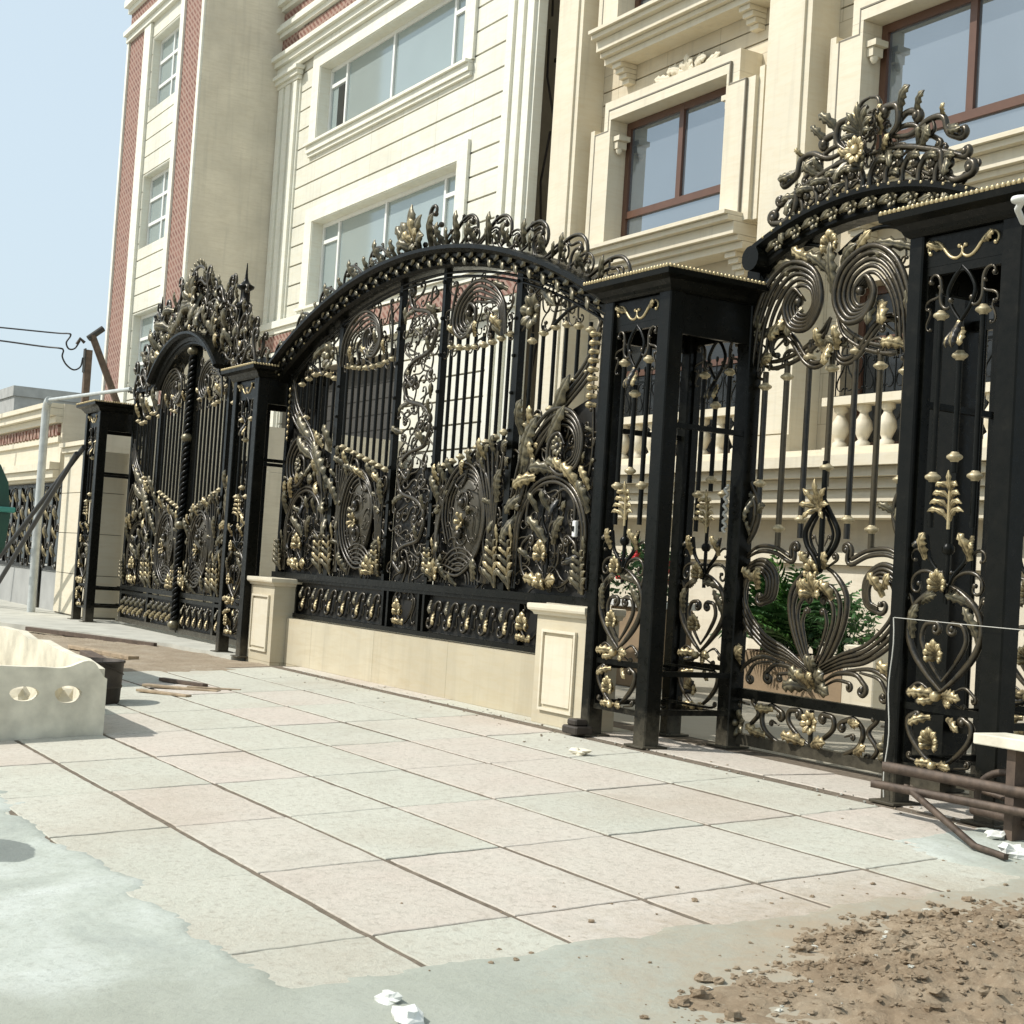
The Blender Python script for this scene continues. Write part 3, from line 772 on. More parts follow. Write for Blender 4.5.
for fn, nm in ((inner_bay, 'cartouche'), (inner_swirl, 'swirl'), (outer_bay, 'lyre_panel')):
    for s in (-1, 1):
        m, g = MB(), MB(); m.set(0, s, -.01); g.set(0, s, -.03)
        fn(m, g); split_build(m, nm+'_scrollwork', wide); split_build(g, 'gold_leaf_ornament', wide)
m, g = MB(), MB()
m.set(0, 1, -.005); g.set(0, 1, -.01)
for k in range(6):
    v = 1.0+k*.42; s = 1 if k % 2 else -1
    m.stroke([(s*.14, v+.02), (s*.27, v+.12), (s*.10, v+.24), (-s*.18, v+.30), (-s*.27, v+.42)], .021, (-s, .055, 1.2), (-s, .055, 1.2), leafy=2)
    m.stroke([(-s*.05, v+.20), (-s*.22, v+.14)], .013, None, (s, .035, 1.1)); m.stroke([(s*.06, v+.30), (s*.24, v+.36)], .013, None, (s, .035, 1.1))
m.lace(lambda u, v: abs(u) < .34, -.34, .34, 1.0, 3.5, .15, 61, .010, .008, .12)
split_build(m, 'centre_scroll', wide)
m, g = MB(), MB(); m.set(0, 1, -.005); g.set(0, 1, -.02)
s_band(m, g, -2.36, -.44, .53, .82, 6); s_band(m, g, .44, 1.94, .53, .82, 5); vase(m, g, 0, .52, .83); vase(m, g, 2.13, .52, .83)
m.scroll((-.22, .58), (-.15, .77), 4, -4, 0, .01); m.scroll((.22, .58), (.15, .77), -4, 4, 0, .01)
split_build(m, 'band_scroll', wide); split_build(g, 'gold_leaf_ornament', wide)
lp = MB([M['pvc'], IRON]); lp.bevel_box(2.72, 2.765, -.06, -.03, 1.36, 1.48, .006); lp.box(2.735, 2.752, -.066, -.061, 1.40, 1.44, 1); lp.build('lock_plate', wide)

def crown_run(m, f, u0, u1, n, h0, h1, s=1, r=.02):
    """row of leafy S-scrolls that rides on an arch, tallest at u0"""
    for i in range(n):
        a, b = u0+(u1-u0)*i/n, u0+(u1-u0)*(i+1)/n
        t = (i+.5)/n; H = h0+(h1-h0)*t
        p = f(a*s, .17+H*.80); q = f(b*s, .17+H*.22)
        m.scroll((p[0], p[1]), (q[0], q[1]), s*5.0, -s*4.6, 0, r, m=1, n=40, bulb=1.6)
        e = f((a*.45+b*.55)*s, .17+H*.1); an = -math.degrees(e[2])
        m.leaf(e[0], e[1], 90-s*(40)+an, H*1.05, H*.36, s*55, H*.3, m=4)
        e = f((a*.8+b*.2)*s, .17+H*.05); m.leaf(e[0], e[1], 90+s*35+an, H*.8, H*.3, s*-60, H*.3, m=4)
        q = f((a*.3+b*.7)*s, .17+H*.95); k = f(b*s, .17+H*.7)
        m.scroll((q[0], q[1]), (k[0], k[1]), s*4, -s*3, 0, r*.7, n=26)
m = MB(); m.set(0, 1, -.08)
for s in (-1, 1):
    crown_run(m, low, .36, 3.06, 5, .29, .19, s, .017)
    crown_run(m, low, .30, 3.0, 8, .17, .12, -s if False else s, .011)
c0 = low(0, .17)[1]
m.palmette(0, c0+.02, 90, .42, .15, 110, 5, m=4, bend=40, lift=.1)
m.palmette(0, c0+.05, 90, .30, .12, 70, 3, m=2, y=-.03, bend=20, lift=.08)
for s in (-1, 1):
    m.scroll((s*.10, c0+.08), (s*.26, c0+.33), s*5, -s*5, 0, .02); m.scroll((s*.36, c0+.06), (s*.16, c0+.18), s*-5, s*4, 0, .017)
    m.leaf(s*.2, c0+.02, 90-s*15, .34, .12, s*-40, .08, m=4)
m.rosette(0, c0+.12, .10, 8, 4, -.05)
m.build('crown', wide)

# ---------------------------------------------------------------- tall-crowned double gate, far left
GX, GY = -18.28, 6.20
dg = thing('double_gate', 'tall double iron gate under a dense scrolled crown with two turrets, far left', 'gate', (GX, GY, 0))
dg.scale = (.95, 1, 1)
low1 = arc_fn(0, 1.90, 3.66)
def top1(u):
    return low1(u)[1] if abs(u) < 1.25 else 3.25
for s in (-1, 1):
    lf = MB()
    for u, w in ((.06, .07), (1.34, .07), (2.60, .08)):
        u0, u1 = sorted((s*(u-w/2), s*(u+w/2))); lf.box(u0, u1, -.03, .03, .05, top1(u))
    a, b = sorted((s*.02, s*2.64))
    for z0, z1 in ((.05, .11), (.44, .48), (.50, .56)): lf.box(a, b, -.035, .035, z0, z1)
    leafo = lf.build('gate_leaf', dg)
    bk = MB()
    for (a, b, fa) in ((.10, 1.30, lambda u: 1.53+(u-.1)*.25), (1.38, 2.56, lambda u: 1.83+.06*(u-1.48)/.16)):
        n = 10
        bk.rings([[(s*u, .036, .565), (s*u, .036, fa(u)), (s*u, .042, fa(u)), (s*u, .042, .565)] for u in [a+(b-a)*i/n for i in range(n+1)]], 0, smooth=False)
        x0, x1 = sorted((s*a, s*b)); bk.box(x0, x1, .036, .042, .11, .435)
    bk.fm = [5]*len(bk.fm); bk.mats = MATS[:5]+[SHEET]; bk.build('backing_sheet', leafo)
    for k in range(8):
        u = .21+k*.14; vb = 1.56+(u-.1)*.25; vt = 2.98+.1*math.sin(k*1.1)
        bar(leafo, s*u, vb-.1, vt+.1, 0, .017, (vb, vt), .045, split=False)
    for k in range(7):
        u = 1.48+k*.16; vb = 1.86+.06*k; vt = 2.86+.06*math.sin(k)
        bar(leafo, s*u, vb-.1, vt+.1, 0, .017, (vb, vt), .045, split=False)
    for fn, nm in ((inner_bay, 'cartouche'), (lambda a_, b_: outer_bay(a_, b_, False), 'lyre_panel')):
        m, g = MB(), MB(); m.set(-.36*s, s, -.01, -.37); g.set(-.36*s, s, -.03, -.37)
        fn(m, g); split_build(m, nm+'_scrollwork', leafo); split_build(g, 'gold_leaf_ornament', leafo)
    m, g = MB(), MB(); m.set(-.36*s, s, -.01, -.02); g.set(-.36*s, s, -.03, -.02)
    inner_swirl(m, g, -.02)
    m.scroll((1.85, 3.02), (2.3, 3.22), 4, -5, 0, .02); m.scroll((2.35, 3.0), (2.8, 3.2), 4, -5, 0, .02)
    m.leaf(1.9, 2.95, 60, .35, .14, 60, .07, m=4); m.leaf(2.5, 2.95, 100, .3, .14, -60, .07, m=4); g.leaf(2.2, 2.95, 70, .2, .1, 30, .05); g.leaf(2.7, 2.9, 80, .2, .1, 30, .05)
    split_build(m, 'swirl_scrollwork', leafo); split_build(g, 'gold_leaf_ornament', leafo)
    m, g = MB(), MB(); m.set(0, s, -.01); g.set(0, s, -.03)
    s_band(m, g, .12, 1.28, .12, .44, 5); s_band(m, g, 1.40, 2.54, .12, .44, 5)
    split_build(m, 'scroll_band', leafo); split_build(g, 'gold_leaf_ornament', leafo)
tw = MB()
for k in range(3):
    tw.tube([(.035*math.cos(2*PI*(k/3+i/9)), -.06+.035*math.sin(2*PI*(k/3+i/9)), .1+i*.0245) for i in range(146)], .026, 6, 1)
for v in (.15, 1.4, 2.5, 3.6): tw.lathe((0, -.06, v), [(.03, -.07), (.075, -.03), (.085, 0), (.075, .03), (.03, .07)], 10, 2)
tw.fm = [0 if k == 1 else k for k in tw.fm]; tw.fm = [4 if k == 2 else k for k in tw.fm]; tw.build('twisted_centre_rod', dg)
am = MB(); arch_beam(am, low1, -1.26, 1.26, ARCH, 40); ar = am.build('arch', dg)
tr = MB()
for s in (-1, 1):
    a, b = sorted((s*1.18, s*2.64)); tr.box(a, b, -.06, .06, 3.23, 3.30)
tr.build('top_rail', dg)
m = MB()
for s in (-1, 1):
    m.set(0, s, -.08)
    ff = low1
    crown_run(MB.set(m, 0, 1, -.08), ff, .25, 1.22, 3, .34, .34, s, .024)
    m.set(0, s, -.05)
    for (p0, p1, t0, t1) in (((.2, 4.28), (.75, 4.10), 5, -5), ((.75, 4.22), (1.15, 3.98), 5, -5), ((1.75, 3.42), (1.95, 3.85), 5, -5), ((2.05, 3.42), (2.25, 3.70), 5, -5),
                             ((2.35, 3.38), (2.55, 3.52), 4, -5), ((1.25, 3.4), (1.32, 3.8), 5, -5), ((.1, 4.38), (.42, 4.52), -5, 5), ((.28, 4.22), (.1, 4.5), 4, -5),
                             ((1.15, 3.95), (1.3, 4.3), 5, -5), ((1.75, 3.8), (1.8, 4.15), 5, -5), ((.5, 4.35), (.95, 4.25), -4, 4)):
        m.scroll(p0, p1, t0, t1, 0, .022, n=36)
    env = lambda u: 4.50-.16*u-.10*u*u if u < 1.25 else max(3.3, 4.28-.72*(u-1.25))
    m.lace(lambda u, v: v < env(u) and v > (low1(u, .2)[1] if u < 1.22 else 3.33), .05, 2.75, 3.34, 4.55, .17, 71, .016, .01, .28, .12, 1.35)
    m.lace(lambda u, v: v < env(u) and v > (low1(u, .2)[1] if u < 1.22 else 3.33), .0, 2.7, 3.38, 4.6, .23, 72, .020, -.05, .28, .12, 1.35)
    for k in range(9):
        u = .3+k*.29; m.leaf(u, env(u)-.06, 95-8*k, .24, .09, random.uniform(-50, 50), .05, m=4)
m.set(0, 1, -.06)
m.palmette(0, 4.18, 90, .40, .15, 190, 9, m=4, bend=50, lift=.10)
m.curve([(.34*math.cos(a), 4.42+.26*math.sin(a)) for a in [PI*i/10 for i in range(11)]], .022, 1, n=2)
for k in range(11):
    a = PI*k/10; m.leaf(.34*math.cos(a), 4.42+.26*math.sin(a), math.degrees(a)+15, .11, .05, 50, .03, m=4, n=6)
m.rosette(0, 4.40, .15, 8, 2, -.04)
for s in (-1, 1): m.scroll((s*.06, 4.5), (s*.24, 4.36), s*5, -s*5, 0, .018)
m.build('crown', dg)
for s in (-1, 1):
    t = MB(); x = s*1.66
    t.lathe((x, -.02, 0), [(.09, 3.30), (.10, 3.36), (.06, 3.40), (.05, 3.5), (.06, 3.95), (.09, 3.98), (.095, 4.01), (.06, 4.04), (.055, 4.17), (.10, 4.20), (.105, 4.225), (.06, 4.25), (.03, 4.29), (.018, 4.33), (.005, 4.50)], 12, 0)
    for k in range(6):
        a = 2*PI*k/6; t.tube([(x+.075*math.cos(a), -.02+.075*math.sin(a), 3.42), (x+.095*math.cos(a), -.02+.095*math.sin(a), 3.7), (x+.07*math.cos(a), -.02+.07*math.sin(a), 3.95)], .011, 5, 1)
    t.build('turret', dg)

# ---------------------------------------------------------------- narrow gate with crowned arch, right
NX, NY = -7.10, 6.55
ng = thing('garden_gate', 'narrow iron gate with lyre scrollwork under a crowned arch, between two openwork pillars', 'gate', (NX, NY, 0))
low4 = arc_fn(.30, 2.35, 3.40)
lf = MB()
for s in (-1, 1): lf.box(s*.80-.03, s*.80+.03, -.03, .03, .03, low4(s*.80)[1]+.03)
lf.box(-.77, .77, -.03, .03, .03, .10); lf.box(-.77, .77, -.03, .03, .335, .40)
leafo = lf.build('gate_leaf', ng)
for k in range(-3, 4):
    v0, v1 = {0: (1.86, 2.49), 1: (1.53, 2.58), 2: (1.47, 2.47), 3: (1.77, 2.42)}[abs(k)]
    bar(leafo, k*.212, v0-.12, v1+.10, 0, .021, (v0, v1), .046, split=False, m=1)
m, g = MB(), MB()
for s in (-1, 1):
    m.set(0, s, -.01); g.set(0, s, -.03)
    m.stroke([(.02, .54), (.15, .70), (.245, .90), (.25, 1.06), (.15, 1.18), (.03, 1.24)], .019)
    m.stroke([(.018, .56), (.125, .71), (.205, .90), (.20, 1.03), (.12, 1.11), (.04, 1.10)], .016, None, (1, .03, .7), y=-.01)
    m.stroke([(.015, .58), (.10, .73), (.16, .89), (.15, .99), (.09, 1.04)], .014, None, (1, .03, 1.0), y=-.015)
    m.stroke([(.012, .60), (.07, .74), (.11, .87), (.09, .95)], .012, None, (1, .022, 1.0), y=-.02)
    for k in range(4):
        f = 1-.13*k; c_ = (.56, 1.06)
        m.stroke([(.05, .55+.016*k), (.24, .625+.022*k), (.46, .675+.032*k)]+[(c_[0]+(u-c_[0])*f, c_[1]+(v-c_[1])*f) for u, v in ((.68, .82), (.765, 1.02), (.70, 1.20), (.54, 1.26), (.41, 1.17), (.42, 1.02), (.53, .97))], .017-.001*k, None, (1, .05, .8) if k == 0 else None, y=-.008*k)
    m.stroke([(.06, .50), (.20, .575), (.36, .585), (.445, .53)], .017, None, (-1, .042, 1.1)); m.stroke([(.08, .48), (.20, .535), (.31, .53)], .012, None, (-1, .03, 1.0))
    m.stroke([(.28, .60), (.50, .625), (.66, .56), (.74, .46)], .017, None, None); m.stroke([(.40, .60), (.56, .575), (.63, .50)], .014, None, (-1, .038, 1.1))
    m.stroke([(.72, .70), (.68, .80), (.60, .82)], .011, None, (1, .025, 1.0))
    m.stroke([(.26, 1.34), (.27, 1.27), (.42, 1.325), (.60, 1.33), (.77, 1.24)], .015, (1, .035, 1.0), None, strands=2, gap=.035)
    m.stroke([(.77, 1.34), (.66, 1.47), (.635, 1.62), (.72, 1.76)], .019, (1, .03, .7), (-1, .035, 1.0), strands=2, gap=.04, leafy=3)
    m.stroke([(.05, 1.22), (.14, 1.27)], .012, None, (1, .028, 1.1))
    m.curve([(.0, 1.66), (.06, 1.58), (.145, 1.46), (.13, 1.37), (.05, 1.28), (0, 1.2)], .018); m.curve([(.0, 1.60), (.05, 1.54), (.10, 1.45), (.09, 1.38), (.03, 1.30)], .010)
    m.stroke([(.03, 1.36), (.06, 1.42)], .008, None, (-1, .016, 1))
    m.leaf(.66, 1.70, -60, .20, .08, -50, .06, m=4)
    m.leaf(.02, .52, 100, .16, .08, -40, .05, m=4)
    m.leaf(.02, .44, 60, .20, .11, -40, .07, m=4); m.leaf(.02, .46, 20, .20, .10, -60, .07, m=4); g.leaf(.02, .46, 80, .12, .07, -40, .07); g.leaf(.73, .55, 110, .18, .09, 60, .06)
    g.leaf(.57, 1.06, 100, .17, .08, 50, .05); g.leaf(.56, 1.12, 20, .14, .07, 50, .05); g.leaf(.14, 1.02, 100, .14, .09, 60, .05)
    g.leaf(.04, 1.22, 40, .13, .07, 40, .05)
    # band at the foot
    m.stroke([(0, .11), (.10, .155), (.20, .23), (.20, .30), (.12, .315)], .018, None, (1, .032, 1.0), y=-.005)
    m.stroke([(.05, .10), (.26, .085), (.42, .15), (.46, .25), (.38, .315), (.28, .29)], .018, None, (1, .035, .9), y=-.005)
    m.stroke([(.56, .32), (.50, .25), (.58, .16), (.53, .09)], .017, (1, .025, .9), (-1, .028, .9)); m.stroke([(.30, .20), (.36, .22)], .010, None, (-1, .02, 1)); m.stroke([(.60, .30), (.70, .31)], .011, None, (-1, .025, 1))
    m.rosette(.70, .17, .10, 7, 4); g.leaf(.03, .11, 25, .18, .08, -30, .05); g.leaf(.40, .12, 10, .16, .07, 30, .05); g.leaf(.34, .3, -10, .14, .06, 30, .04)
    # swirls below the arch
    m.comma((.28, 2.94), [(.58, 3.10), (.36, 3.21), (.13, 3.12), (.06, 2.92), (.17, 2.76), (.34, 2.78), (.41, 2.92), (.33, 3.03), (.24, 2.97)], [(.76, 2.52), (.71, 2.84)], 5, .017, shrink=.14)
    m.stroke([(.74, 2.62), (.56, 2.56), (.32, 2.60), (.12, 2.70), (.03, 2.82)], .017, None, None, strands=2, gap=.045, y=.005); m.stroke([(.55, 2.66), (.46, 2.72)], .012, None, (1, .03, 1.1))
    m.stroke([(.64, 2.60), (.72, 2.70), (.70, 2.80)], .013, (1, .03, 1), (1, .025, 1), y=-.02)
    m.curve([(.02, 3.22), (.20, 3.31), (.42, 3.33), (.62, 3.26), (.76, 3.10)], .016); m.curve([(.77, 3.1), (.74, 2.9), (.76, 2.7), (.70, 2.52)], .014)
    m.lace(lambda u, v: v < 3.30-.12*abs(u) and ((u-.33)/.36)**2+((v-2.96)/.36)**2 > .9, .06, .76, 2.62, 3.32, .17, 83, .008, .012, .12, .2)
    m.scroll((.10, 2.66), (.52, 2.62), 5, -4.5, 0, .017, strands=2, gap=.035); m.scroll((.62, 2.50), (.70, 2.74), 4.5, -4.5, 0, .014)
    m.scroll((.20, 2.68), (.42, 2.56), 4, -4, 0, .013)
    m.leaf(.30, 2.92, -50, .22, .09, -60, .06, m=4); m.leaf(.66, 3.16, 160, .30, .08, 20, .05, m=4); m.leaf(.04, 3.08, 60, .26, .09, -50, .06, m=4)
    m.leaf(.72, 3.12, -95, .34, .10, -12, .05, m=4, lobes=6); m.leaf(.12, 3.26, -15, .4, .09, -10, .05, m=4)
    g.leaf(.40, 2.86, -30, .20, .10, -70, .06); g.leaf(.05, 2.60, 60, .16, .08, 50, .05); g.leaf(.66, 2.56, 150, .18, .08, 50, .05); g.leaf(.15, 3.2, 15, .24, .09, 30, .05)
m.set(0, 1, -.01); g.set(0, 1, -.03)
m.line([(0, 1.2), (0, 1.9)], .019); g.palmette(0, 1.60, 90, .18, .05, 210, 7, bend=50); g.palmette(0, 1.05, 90, .15, .08, 150, 5)
m.rosette(0, .25, .08, 8, 2); m.line([(0, .10), (0, .33)], .016); g.palmette(0, 1.18, 90, .10, .06, 160, 5)
m.leaf(0, 2.9, 90, .40, .10, 3, .06, lobes=6, m=4); g.leaf(0, 2.66, -88, .16, .09, 5, .05); g.palmette(0, 3.25, 90, .12, .08, 150, 5)
split_build(m, 'scrollwork', leafo); split_build(g, 'gold_leaf_ornament', leafo)
sp = MB(); sp.box(.86, .90, -.02, .02, 0, 3.25); sp.box(.96, 1.16, -.10, .10, 0, 3.2); sp.box(1.30, 1.35, -.02, .02, 0, 3.2)
for z in (.03, .335, 2.6): sp.box(.9, 1.3, -.018, .018, z, z+.06)
for u in (.93, 1.23): sp.tube([(u, 0, .39), (u, 0, 2.6)], .014, 6)
sp.build('side_panel', ng)
am = MB(); arch_beam(am, low4, -.64, 1.30, [(dr, yy*.6) for dr, yy in ARCH], 40)
am.tube([(low4(-.64, .07)[0], .06, low4(-.64, .07)[1]), (low4(-.64, .07)[0], -.17, low4(-.64, .07)[1])], .085, 14, 0)
am.box(-.83, -.70, -.05, .05, 3.0, 3.22)
ar = am.build('arch', ng)
d = MB()
for i in range(22):
    u = -.56+1.8*(i+.5)/22; x, v, a = low4(u, .07); d.set(x, 1, -.10, v)
    d.rosette(0, 0, .055, 6, 4) if i % 2 else d.leaf(-.05, 0, -math.degrees(a), .12, .06, 40, .02, m=4, n=6)
    x, v, a = low4(u, .155); d.ball((x, -.147, v), .012, 2, 5, 4)
split_build(d, 'arch_ornament', ar)
m = MB(); cx = .28
for s in (-1, 1):
    m.set(cx, s, -.06)
    a0 = lambda u, h: (u, low4(cx+s*u, .17+h)[1])
    m.stroke([(.02, 3.79), (.26, 3.785), (.54, 3.71), (.78, 3.62)], .022, None, (1, .034, 1.0), leafy=3)
    for k in range(5):
        u = .03+.135*k; b = low4(cx+s*(u+.07), .18)[1]; t = 3.765-.21*max(0, u-.16)
        m.stroke([(u, b+.005), (u+.005, (b+t)/2), (u+.065, t-.012), (u+.115, t-.06)], .019, (-1, .020, .9), (-1, .022, 1.1), leafy=1); m.stroke([(u+.03, (b+t)/2-.02), (u+.09, b+.04)], .014, None, (1, .020, 1.1))
    m.stroke([(.10, 3.80), (.22, 3.90), (.36, 3.90), (.46, 3.83)], .018, (1, .022, .9), (-1, .03, 1.1), y=.01); m.stroke([(.40, 3.77), (.50, 3.80), (.58, 3.76)], .016, None, (-1, .028, 1.1), y=.01)
    m.lace(lambda u, v: v < 3.76-.2*max(0, u-.2)+.26*max(0, 1-u/.34) and v > low4(cx+s*u, .17)[1] and u < .74, .03, .76, 3.46, 4.02, .10, 97, .010, .015, .1, .2, 1.2)
    m.stroke([(.62, 3.66), (.64, 3.56), (.73, 3.49), (.84, 3.50)], .025, (1, .03, .8), (1, .045, 1.1), y=-.01, leafy=1)
    m.stroke([(.70, 3.64), (.80, 3.61), (.86, 3.55)], .014, None, (1, .025, 1))
    m.stroke([(.14, 3.88), (.34, 3.84), (.50, 3.90), (.61, 3.885), (.65, 3.79), (.74, 3.74)], .022, None, (1, .036, 1.1), leafy=2)
    m.stroke([(.52, 3.90), (.54, 3.83), (.47, 3.79)], .016, None, (-1, .036, 1.1)); m.stroke([(.20, 3.88), (.30, 3.98), (.40, 3.97)], .025, None, (-1, .032, 1.0))
    m.stroke([(.16, 3.84), (.26, 3.92), (.25, 4.03), (.16, 4.05)], .025, None, (1, .036, 1.0), y=-.02, leafy=1)
    m.stroke([(.03, 4.0), (.09, 4.06), (.07, 4.13), (.0, 4.15)], .016, None, None, y=-.01)
    m.leaf(.38, 3.94, 62, .17, .06, -30, .05, m=4); m.leaf(.08, 3.90, 50, .14, .06, 50, .05, m=2); m.leaf(.10, 3.80, 10, .14, .06, 50, .05, m=2); m.leaf(.06, 3.98, 70, .12, .05, -50, .04, m=2)
    m.leaf(.60, 3.88, 80, .09, .04, -50, .04, m=2); m.leaf(.40, 3.76, 50, .12, .045, 40, .04, m=4)
m.set(cx, 1, -.1)
m.rosette(0, 3.80, .09, 9, 2, -.05); m.palmette(0, 3.90, 90, .20, .06, 150, 7, m=4, bend=50, lift=.06); m.ball(m.P(0, 3.80, -.07), .035, 2)
m.palmette(0, 3.70, 90, .12, .06, 170, 5, m=4); m.lace(lambda u, v: u*u+(v-3.9)**2 < .017, -.15, .15, 3.76, 4.04, .075, 95, .009, -.02, .5, .5, 1.2)
m.build('crown', ng)
# ================================================================ BUILDINGS
def holed_wall(m, x0, x1, z0, z1, y0, y1, holes, mat=0):
    xs = sorted({x0, x1, *[min(max(h[i], x0), x1) for h in holes for i in (0, 1)]})
    zs = sorted({z0, z1, *[min(max(h[i], z0), z1) for h in holes for i in (2, 3)]})
    for zi in range(len(zs)-1):
        run = None
        for xi in range(len(xs)-1):
            xc, zc = (xs[xi]+xs[xi+1])/2, (zs[zi]+zs[zi+1])/2
            solid = not any(h[0] < xc < h[1] and h[2] < zc < h[3] for h in holes)
            if solid: run = run if run is not None else xs[xi]
            if run is not None and (not solid or xi == len(xs)-2):
                m.box(run, xs[xi+1] if solid else xs[xi], y0, y1, zs[zi], zs[zi+1], mat); run = None
def window(parent, x0, x1, z0, z1, y, mulls, trans, fm, gm, w=.055, d=.07, name='window'):
    """frame with its mullions (x list) and transoms ((z, xa, xb) list); the panes are a sub-part"""
    m = mb(M[fm])
    m.box(x0, x1, y, y+d, z0, z0+w); m.box(x0, x1, y, y+d, z1-w, z1)
    m.box(x0, x0+w, y-.002, y+d, z0+w, z1-w); m.box(x1-w, x1, y-.002, y+d, z0+w, z1-w)
    for x, zz0, zz1 in mulls: m.box(x-w/2, x+w/2, y-.004, y+d, zz0, zz1)
    for z, xa, xb in trans: m.box(xa, xb, y-.006, y+d, z-w/2, z+w/2)
    o = m.build(name, parent)
    g = mb(M[gm]); g.box(x0+.02, x1-.02, y+d*.45, y+d*.55, z0+.02, z1-.02); g.build('pane', o)
    return o
def mould(m, x0, x1, yback, steps, ends=True, mat=0):
    """horizontal moulding: stacked steps (z0, z1, projection); the ends step in too"""
    for z0, z1, p in steps: m.box(x0-(p if ends else 0), x1+(p if ends else 0), yback-p, yback, z0, z1, mat)

# ---- right-hand house with brown windows
HR = thing('ornate_house', 'cream stone house with brown framed windows, moulded balconies and pilasters', 'house', (-14, 12.45, 0))
def hr(o): o.location = (14, -12.45, 0); return o
Wy = 12.45
bays = [(-18.85, -14.5), (-13.7, -9.2), (-8.4, -3.9)]
w = mb([M['cream'], M['groove']])
holes = []
for (a, b) in bays:
    for dz in (0, 3.25, 6.5):
        holes.append((a+.85, b-.85, 5.85+dz, 7.75+dz))
        for z in (8.22, 8.42): holes.append((a, b, z+dz, z+dz+.022))
    holes.append((a+.35, b-.35, 2.72, 4.75))
holed_wall(w, -19.55, -3.0, 1.62, 16.5, Wy, Wy+.55, holes)
w.box(-19.5, -3.05, Wy+.56, Wy+.6, 1.0, 16.4, 1)
for dz in (0, 3.25, 6.5):
    for z in (8.22, 8.42): w.box(-19.5, -3.05, Wy+.035, Wy+.05, z+dz-.02, z+dz+.05, 1)
w.box(-19.55, -19.0, Wy+.65, 20, 0, 16.5, 0); w.box(-18.99, -3, 19.5, 20, 0, 16.5, 0)
hr(w.build('wall', HR))
b_ = mb(M['tan']); b_.box(-19.55, -3.0, Wy-.12, Wy+.5, 0, 1.40); hr(b_.build('base_wall', HR))
b_ = mb(M['cream_plain']); b_.box(-19.6, -2.95, Wy-.20, Wy+.45, 1.405, 1.55)
mould(b_, -19.6, -2.95, Wy+.1, [(1.93, 2.10, .62), (2.105, 2.24, .74), (2.245, 2.36, .80), (2.365, 2.47, .92), (2.475, 2.60, 1.02), (2.605, 2.715, .66)], False)
hr(b_.build('string_course', HR)); b_ = mb(M['tan']); b_.box(-19.6, -2.95, Wy-.10, Wy, 1.555, 1.928); hr(b_.build('shaded_band', HR))
for (a, c) in ((-19.55, -18.85), (-14.5, -13.7), (-9.2, -8.4), (-3.9, -3.1)):
    p = mb(M['cream_plain'])
    p.box(a, c, 12.0, Wy-.003, 2.72, 16.45); p.box(a+.10, c-.10, 11.965, 12.0, 2.95, 16.4)
    p.box(a-.03, c+.03, 11.95, 12.0, 2.72, 2.93); hr(p.build('pilaster', HR))
